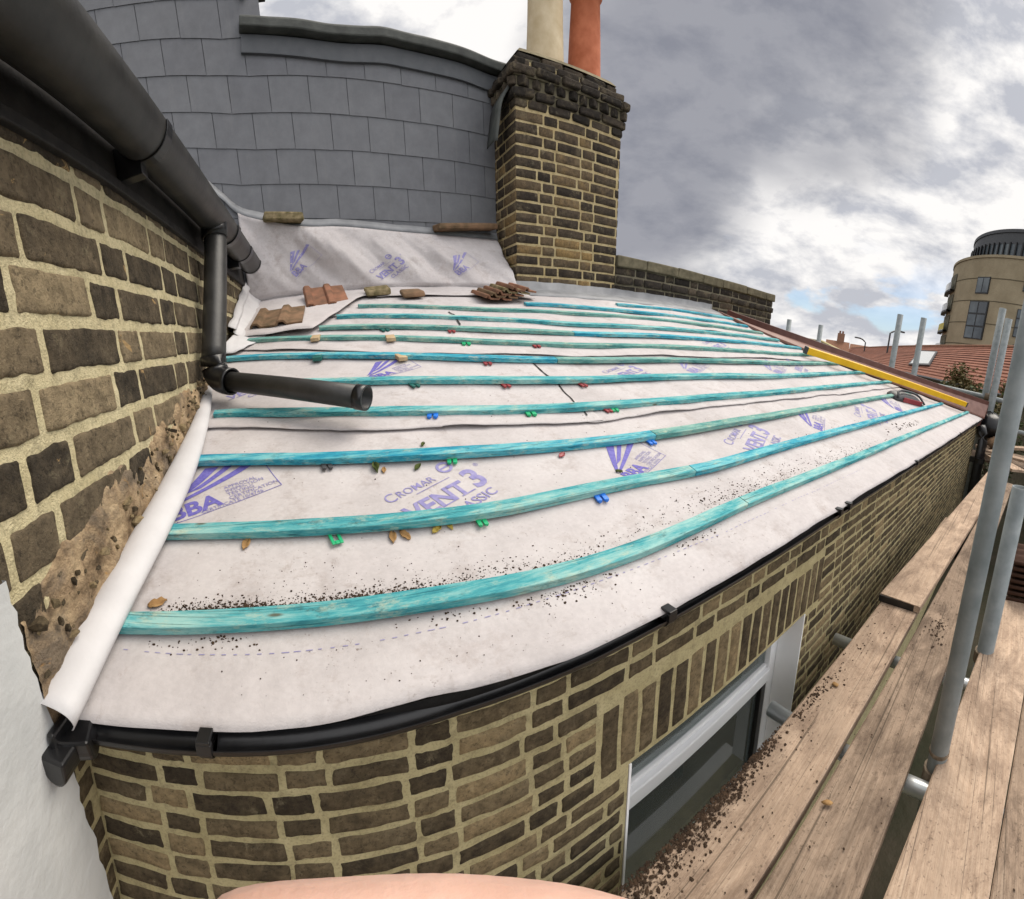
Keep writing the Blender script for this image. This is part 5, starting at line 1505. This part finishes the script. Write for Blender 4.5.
for i in range(30):
    a = math.radians(104 + i * 4.2); mb = MB(); mb.box(bc + V3((15.45 * math.cos(a), 15.45 * math.sin(a), BH + 1.5)), V3((-math.sin(a), math.cos(a), 0)), V3((math.cos(a), math.sin(a), 0)), Z, .22, .3, 2.7); mb.build('mullion', m_black, flats)
def on_cyl(px, py, r=BR):
    d = ray(px, py); dx, dy = d.x, d.y; A_ = dx * dx + dy * dy; B_ = dx * bc.x + dy * bc.y; C_ = bc.x ** 2 + bc.y ** 2 - r * r; D_ = B_ * B_ - A_ * C_
    if D_ < 0: D_ = 0
    return d * ((B_ - math.sqrt(D_)) / A_)
def bwin(x0, y0, x1, y1, mull=1, mat=None):
    a, b = on_cyl(x0, y0), on_cyl(x1, y1); ang = lambda p: math.atan2(p.y - bc.y, p.x - bc.x)
    A0, A1 = ang(a), ang(b); 
    if A0 < 0: A0 += 2 * math.pi
    if A1 < 0: A1 += 2 * math.pi
    A0, A1 = min(A0, A1), max(A0, A1); z0, z1 = min(a.z, b.z), max(a.z, b.z)
    am = (A0 + A1) / 2; wd = (A1 - A0) * BR; t_ = V3((-math.sin(am), math.cos(am), 0)); r_ = V3((math.cos(am), math.sin(am), 0))
    c = bc + r_ * (BR + .05) + Z * ((z0 + z1) / 2)
    mb = MB(); mb.box(c - r_ * .12, t_, r_, Z, wd, .3, z1 - z0); f = mb.build('window', m_black, flats)
    n = mull
    for i in range(2):
        for j in range(n):
            mb = MB(); mb.box(c + t_ * ((i - .5) * wd * .48) + Z * ((j + .5) / n - .5) * (z1 - z0) + r_ * .05, t_, r_, Z, wd * .42, .04, (z1 - z0) / n * .86); mb.build('pane', mat or m_tglass, f, origin=abs_loc(f))
bwin(978.5, 277, 988, 294, 1); bwin(971, 301, 982, 340, 3); bwin(1018, 309, 1029, 340, 3); bwin(968, 344.5, 977, 349, 1); bwin(1013, 344.5, 1027, 350, 1); bwin(1026, 275, 1036, 294, 1)
# balconies round the left flank
for i, z in enumerate((BH - 2.2, BH - 5.6, BH - 9.0, BH - 12.4, BH - 15.8)):
    aa = [math.radians(97 + 22 * j / 10) for j in range(11)]
    mb = MB(); mb.grid([[bc + V3((r * math.cos(a), r * math.sin(a), zz)) for a in aa] for r, zz in ((BR + .12, z - 2.7), (BR + .12, z))])
    b_ = mb.build('balcony', m_room, flats)
    mb = MB(); mb.grid([[bc + V3((r * math.cos(a), r * math.sin(a), zz)) for a in aa] for r, zz in ((BR + .1, z - 2.95), (BR + .9, z - 2.95), (BR + .9, z - 2.65), (BR + .1, z - 2.65))]); mb.build('slab', m_trimgrey, b_, origin=abs_loc(b_))
    mb = MB(); mb.grid([[bc + V3(((BR + .85) * math.cos(a), (BR + .85) * math.sin(a), zz)) for a in aa] for zz in (z - 2.6, z - 1.5)]); mb.build('glass_guard', m_sky_g if i != 2 else simple('yellow balcony screen', (.55, .47, .10), (.62, .55, .14), 2, .6), b_, origin=abs_loc(b_))

# ------------------------------------------------------------------ distant houses, lamps
m_farwall = simple('far brick wall', (.24, .13, .085), (.33, .20, .14), .6, .9)
def far_house(px0, px1, py, r, lab, chim=False):
    a, b = at_r(px0, py, r), at_r(px1, py, r); c = (a + b) / 2; t_ = (b - a); w = math.hypot(t_.x, t_.y); t_ = V3((t_.x, t_.y, 0)).normalized(); nn = V3((-t_.y, t_.x, 0)); z1 = c.z
    e = empty('distant_house', V3((c.x, c.y, ZG)), lab, 'house', 'houses on the skyline')
    mb = MB(); mb.box(V3((c.x, c.y, (ZG + z1 - 2) / 2)), t_, nn, Z, w, 8, z1 - 2 - ZG); mb.build('wall', m_farwall, e)
    mb = MB(); p = V3((c.x, c.y, z1)); h = t_ * (w / 2)
    mb.add([p - h, p + h, p - h - nn * 4.5 - Z * 2.2, p + h - nn * 4.5 - Z * 2.2, p - h + nn * 4.5 - Z * 2.2, p + h + nn * 4.5 - Z * 2.2], [(2, 3, 1, 0), (0, 1, 5, 4), (0, 4, 2), (1, 3, 5)]); mb.build('roof', m_tilered, e)
    if chim:
        for q in (.1,):
            mb = MB(); mb.box(p + t_ * (q * w) + Z * .5, t_, nn, Z, 1.5, 1.2, 2.2); ck = mb.build('chimney', m_farwall, e)
            for s_ in (-.3, .3):
                mb = MB(); mb.tube([p + t_ * (q * w + s_) + Z * 1.6, p + t_ * (q * w + s_) + Z * 2.1], .2, 8); mb.build('pot', m_tilered, ck, origin=abs_loc(ck))
far_house(826, 850, 341, 95, 'distant red brick house with a chimney on the skyline', True)
far_house(796, 826, 346, 120, 'distant red house left of the one with a chimney')
far_house(850, 880, 346, 130, 'distant house just above the left end of the red roof')
far_house(915, 945, 347, 150, 'distant low house beside the foot of the apartment block')
def lamp(px, pyt, r, lab, side):
    p = at_r(px, pyt, r); e = empty('street_lamp', V3((p.x, p.y, ZG)), lab, 'street lamp', 'street lamps on the skyline')
    d = V3((RIGHT.x, RIGHT.y, 0)) * side
    mb = MB(); mb.tube([V3((p.x, p.y, ZG)), V3((p.x, p.y, p.z - .5))] + [V3((p.x, p.y, p.z - .5)) + d * q + Z * (.5 * math.sin(q * 1.2)) for q in (.3, .8, 1.4)], .11, 8); mb.build('post', m_greyp, e)
    mb = MB(); mb.box(V3((p.x, p.y, p.z)) + d * 1.9, d, d.cross(Z), Z, 1.1, .4, .2); mb.build('lamp_head', m_greyp, e, bevel=.05)
lamp(891, 329, 55, 'street lamp behind the red roof with its head to the right', 1)
lamp(866, 339.5, 75, 'more distant street lamp with its head to the left', -1)

# ------------------------------------------------------------------ planting
m_leaf1 = simple('mid green foliage', (.030, .048, .014), (.075, .10, .03), 3, .7, .2, .004)
m_leaf2 = simple('russet creeper foliage', (.06, .055, .02), (.15, .11, .04), 3, .75, .2, .004)
m_bark = simple('brown bark', (.06, .045, .03), (.12, .09, .06), 12, .95, .6, .01)
def shrub(c, rad, n, ls, mat, lab, nm='garden_shrub', base=ZG):
    e = empty(nm, V3((c[0], c[1], base)), lab, 'shrub')
    mb = MB()
    clumps = [(V3((rnd.gauss(0, .5) * rad[0], rnd.gauss(0, .5) * rad[1], rnd.gauss(0, .5) * rad[2])), rnd.uniform(.25, .5)) for _ in range(14)]
    for _ in range(n):
        cc, cr = rnd.choice(clumps); p = V3(c) + cc + V3((rnd.gauss(0, cr * rad[0] * .6), rnd.gauss(0, cr * rad[1] * .6), rnd.gauss(0, cr * rad[2] * .6)))
        a = V3((rnd.gauss(0, 1), rnd.gauss(0, 1), rnd.gauss(0, .6))).normalized(); b = a.cross(V3((rnd.gauss(0, 1), rnd.gauss(0, 1), rnd.gauss(0, 1)))).normalized(); s_ = ls * rnd.uniform(.6, 1.3)
        mb.add([p - a * s_, p + b * s_ * .5, p + a * s_, p - b * s_ * .5], [(0, 1, 2, 3)], rnd.random())
    mb.build('foliage', mat, e)
    mb = MB()
    for _ in range(5):
        q = V3(c) + rnd.choice(clumps)[0]; mb.tube(spline([(c[0] + rnd.uniform(-.1, .1), c[1] + rnd.uniform(-.1, .1), base), V3((c[0], c[1], (base + c[2]) / 2)) + V3((rnd.uniform(-.3, .3), rnd.uniform(-.3, .3), 0)), q], 8), .04, 6)
    mb.build('stem', m_bark, e)
p = on_x(978, 385, 15.0); shrub((p.x, p.y, p.z - .2), (.9, .9, .75), 2600, .07, m_leaf2, 'russet and green creeper climbing in front of the red roof')
p = on_x(993, 425, 14.2); shrub((p.x, p.y, p.z - .4), (.9, 1.2, .9), 2600, .07, m_leaf1, 'dark green shrub behind the far guard rails')
p = on_x(960, 400, 16.5); shrub((p.x, p.y, p.z - .8), (.9, 1.0, .9), 1800, .08, m_leaf1, 'green bush below the left end of the guard rails')

# ------------------------------------------------------------------ photographer's hand under the lens
def hand():
    def cp(r, u, f): return RIGHT * r + UP * u + FWD * f
    k = NT('warm skin'); m_skin = k.fin(k.ramp(k.noise(40, 4), [(.3, (.58, .35, .27)), (.7, (.68, .43, .34))]), .5, k.math('ADD', k.noise(260, 4), k.math('MULTIPLY', k.noise(60, 3, .6, k.map((.3, 1, 1))), 3)), .35, .0012, .4)
    k.b.inputs['Subsurface Weight'].default_value = .15; k.b.inputs['Subsurface Radius'].default_value = (.01, .004, .002)
    DH = .075
    fing = [ray(690, 935) * (DH * 1.12), ray(560, 890) * (DH * 1.0), ray(450, 881) * (DH * .98), ray(345, 875) * (DH * .98), ray(240, 876) * DH, ray(175, 890) * (DH * 1.0)]
    down = V3((0, 0, -.0132))
    root = cp(.055, -.175, -.03)
    verts = []; edges = []; rad = []
    def chain(pts, rs, start):
        prev = start
        for p, r in zip(pts, rs):
            verts.append(p); rad.append(r); i = len(verts) - 1
            if prev is not None: edges.append((prev, i))
            prev = i
        return prev
    palm = chain([root + cp(.02, -.16, -.02), root + cp(.01, -.08, -.01), root], [.030, .027, .030], None)
    kn = [root + cp(-.012, .045, .026), root + cp(-.004, .040, .008), root + cp(.004, .030, -.012), root + cp(.010, .018, -.030)]
    # index finger lies along the bottom of the lens
    idx = [p + down for p in fing]
    chain([kn[0].lerp(idx[0], .5), idx[0], idx[1], idx[2], idx[3], idx[4], idx[5]], [.011, .0098, .0088, .0092, .0082, .0080, .0068], palm)
    for n_, kk in enumerate(kn[1:]):
        L = (.048, .044, .036)[n_]
        a = kk; b = a + cp(-L, .004, .004); c = b + cp(-L * .55, -.018, -.006); d = c + cp(.004, -.022, -.008)
        chain([a, b, c, d], [.0105, .0092, .0085, .0070], palm)
    th = root + cp(-.022, .002, .022)
    chain([th, th + cp(-.026, .008, .020), th + cp(-.048, .010, .024)], [.013, .0105, .0085], palm)
    me = bpy.data.meshes.new('person'); me.from_pydata(verts, edges, [])
    o = bpy.data.objects.new('person', me); COL.objects.link(o)
    md = o.modifiers.new('skin', 'SKIN')
    for i, r in enumerate(rad): me.skin_vertices[0].data[i].radius = (r, r)
    me.skin_vertices[0].data[0].use_root = True
    md.use_smooth_shade = True
    ms = o.modifiers.new('sub', 'SUBSURF'); ms.levels = 2; ms.render_levels = 2
    me.materials.append(m_skin)
    tag(o, 'bare fingers of the person taking the picture at the bottom edge', 'person')
    k = NT('finger nail'); m_nail = k.fin((.74, .48, .40), .3, None, spec=.5)
    mb = MB(); t_ = (idx[5] - idx[4]).normalized(); rows = []
    for i in range(5):
        rows.append([idx[4].lerp(idx[5], .1 + .8 * i / 4) + (FWD * math.cos(a - .5) + UP * math.sin(a - .5)) * .0078 for a in (-.6, -.3, 0, .3, .6)])
    mb.grid(rows); n_ = mb.build('finger_nail', m_nail, o, origin=(0, 0, 0), smooth=True)
hand()

# ------------------------------------------------------------------ sky, sun, camera
w = bpy.data.worlds.new('World'); SC.world = w; w.use_nodes = True
nt = w.node_tree; N_ = nt.nodes; LK = nt.links
bg = N_['Background']; bg.inputs['Strength'].default_value = .10
sky = N_.new('ShaderNodeTexSky'); sky.sky_type = 'NISHITA'; sky.sun_disc = False
SUN_DIR = V3((.55, .06, .83)).normalized()
sky.sun_elevation = math.asin(SUN_DIR.z); sky.sun_rotation = math.atan2(SUN_DIR.x, SUN_DIR.y)
tc = N_.new('ShaderNodeTexCoord')
def vm(op, a, b=None):
    o = N_.new('ShaderNodeVectorMath'); o.operation = op
    for i, q in enumerate((a, b)):
        if q is None: continue
        if isinstance(q, (tuple, Vector)): o.inputs[i].default_value = tuple(q)
        else: LK.new(q, o.inputs[i])
    return o
def mt(op, a, b=0.0, c=0.0, clamp=False):
    o = N_.new('ShaderNodeMath'); o.operation = op; o.use_clamp = clamp
    for i, q in enumerate((a, b, c)):
        if isinstance(q, (int, float)): o.inputs[i].default_value = q
        else: LK.new(q, o.inputs[i])
    return o.outputs[0]
def sstep(x, a, b):
    o = N_.new('ShaderNodeMapRange'); o.interpolation_type = 'SMOOTHSTEP'; LK.new(x, o.inputs[0]); o.inputs[1].default_value = a; o.inputs[2].default_value = b; return o.outputs[0]
D = vm('NORMALIZE', tc.outputs['Generated']).outputs[0]
sp = N_.new('ShaderNodeSeparateXYZ'); LK.new(D, sp.inputs[0])
zz = mt('ADD', mt('MAXIMUM', sp.outputs[2], 0.0), .22)
cb = N_.new('ShaderNodeCombineXYZ'); LK.new(mt('DIVIDE', sp.outputs[0], zz), cb.inputs[0]); LK.new(mt('DIVIDE', sp.outputs[1], zz), cb.inputs[1])
def wn(scale, det, rough, vec, dist=0.0, off=(0, 0, 0)):
    o = N_.new('ShaderNodeTexNoise'); o.inputs['Scale'].default_value = scale; o.inputs['Detail'].default_value = det; o.inputs['Roughness'].default_value = rough; o.inputs['Distortion'].default_value = dist
    LK.new(vm('ADD', vec, off).outputs[0], o.inputs['Vector']); return o.outputs['Fac']
st3 = vm('MULTIPLY', D, (1, 1, 2.3)).outputs[0]
sun2 = V3((SUN_DIR.x, SUN_DIR.y, 2.3 * SUN_DIR.z)).normalized()
n1 = wn(1.7, 8, .55, st3, .2, (3.1, 1.7, 0))
n2 = wn(3.6, 10, .60, st3, .15, (7.3, 2.2, 4))
n2b = wn(3.6, 10, .60, st3, .15, tuple(V3((7.3, 2.2, 4)) + sun2 * .085))
def blob(px, py, lo, hi):
    d = ray(px, py); return sstep(vm('DOT_PRODUCT', D, d).outputs['Value'], lo, hi)
dark = mt('MAXIMUM', blob(660, 130, .93, .995), mt('MULTIPLY', blob(800, 70, .94, .995), .95))
dark = mt('SUBTRACT', dark, mt('MULTIPLY', blob(880, 250, .90, .985), .45))
dark = mt('SUBTRACT', dark, mt('MULTIPLY', blob(400, 10, .90, .985), .35))
dark = mt('ADD', mt('MULTIPLY', dark, .46), mt('MULTIPLY', n1, .76))
dk = sstep(dark, .36, .78)
relief = mt('ADD', mt('MULTIPLY', mt('SUBTRACT', n2, n2b), 3.4), .62, 0, True)
col = N_.new('ShaderNodeMix'); col.data_type = 'RGBA'; LK.new(dk, col.inputs[0]); col.inputs[6].default_value = (5.0, 4.97, 5.0, 1); col.inputs[7].default_value = (1.85, 1.9, 2.15, 1)
col2 = N_.new('ShaderNodeMix'); col2.data_type = 'RGBA'; col2.blend_type = 'MULTIPLY'; LK.new(col.outputs[2], col2.inputs[6]); LK.new(mt('SUBTRACT', .95, mt('MULTIPLY', dk, .45)), col2.inputs[0])
rr = N_.new('ShaderNodeValToRGB'); rr.color_ramp.elements[0].position = .25; rr.color_ramp.elements[0].color = (.58, .60, .66, 1); rr.color_ramp.elements[1].position = .85; rr.color_ramp.elements[1].color = (1.12, 1.10, 1.07, 1); LK.new(relief, rr.inputs[0]); LK.new(rr.outputs[0], col2.inputs[7])
gap = mt('MULTIPLY', sstep(wn(3.2, 7, .55, st3, .2, (1.3, 5.2, 2)), .53, .60), sstep(sp.outputs[2], .26, .08))
gap = mt('MULTIPLY', gap, .85)
sk = N_.new('ShaderNodeMix'); sk.data_type = 'RGBA'; LK.new(gap, sk.inputs[0]); LK.new(col2.outputs[2], sk.inputs[6])
skb = N_.new('ShaderNodeMix'); skb.data_type = 'RGBA'; skb.blend_type = 'MULTIPLY'; skb.inputs[0].default_value = 1; LK.new(sky.outputs[0], skb.inputs[6]); skb.inputs[7].default_value = (.52, .58, .66, 1)
LK.new(skb.outputs[2], sk.inputs[7])
br_ = mt('ADD', 1.0, mt('MULTIPLY', sstep(vm('DOT_PRODUCT', D, V3((.15, -.85, .5)).normalized()).outputs['Value'], .25, .95), 1.1))
skm = vm('SCALE', sk.outputs[2]); LK.new(br_, skm.inputs['Scale'])      # unseen sky behind the camera brightened, added as fill light
LK.new(skm.outputs[0], bg.inputs['Color'])
sl_ = bpy.data.lights.new('sun', 'SUN'); sl_.energy = 1.7; sl_.angle = math.radians(40); sl_.color = (1, .92, .80)
so = bpy.data.objects.new('sun', sl_); COL.objects.link(so)
so.rotation_euler = SUN_DIR.to_track_quat('Z', 'Y').to_euler()

cam = bpy.data.cameras.new('camera'); cam.type = 'PANO'; cam.panorama_type = 'CENTRAL_CYLINDRICAL'
cam.central_cylindrical_radius = 1.0
cam.central_cylindrical_range_u_min = (0 - CX) / F; cam.central_cylindrical_range_u_max = (W - CX) / F
cam.central_cylindrical_range_v_min = (CY - H) / F; cam.central_cylindrical_range_v_max = CY / F
cam.clip_start = .005; cam.clip_end = 3000
co = bpy.data.objects.new('camera', cam); COL.objects.link(co)
co.matrix_world = Matrix(((CR.x, CU.x, -CF.x, 0), (CR.y, CU.y, -CF.y, 0), (CR.z, CU.z, -CF.z, 0), (0, 0, 0, 1)))
SC.camera = co
# stand everything on a ground at height zero
for o in SC.objects:
    if o.parent is None: o.location.z += -ZG
SC.view_settings.view_transform = 'Standard'; SC.view_settings.look = 'None'; SC.view_settings.gamma = 1; SC.view_settings.use_curve_mapping = False
SC.view_settings.exposure = .86
SC.render.engine = 'CYCLES'
SC.cycles.use_denoising = True
SC.cycles.max_bounces = 6; SC.cycles.transmission_bounces = 6
SC.cycles.sample_clamp_indirect = 4
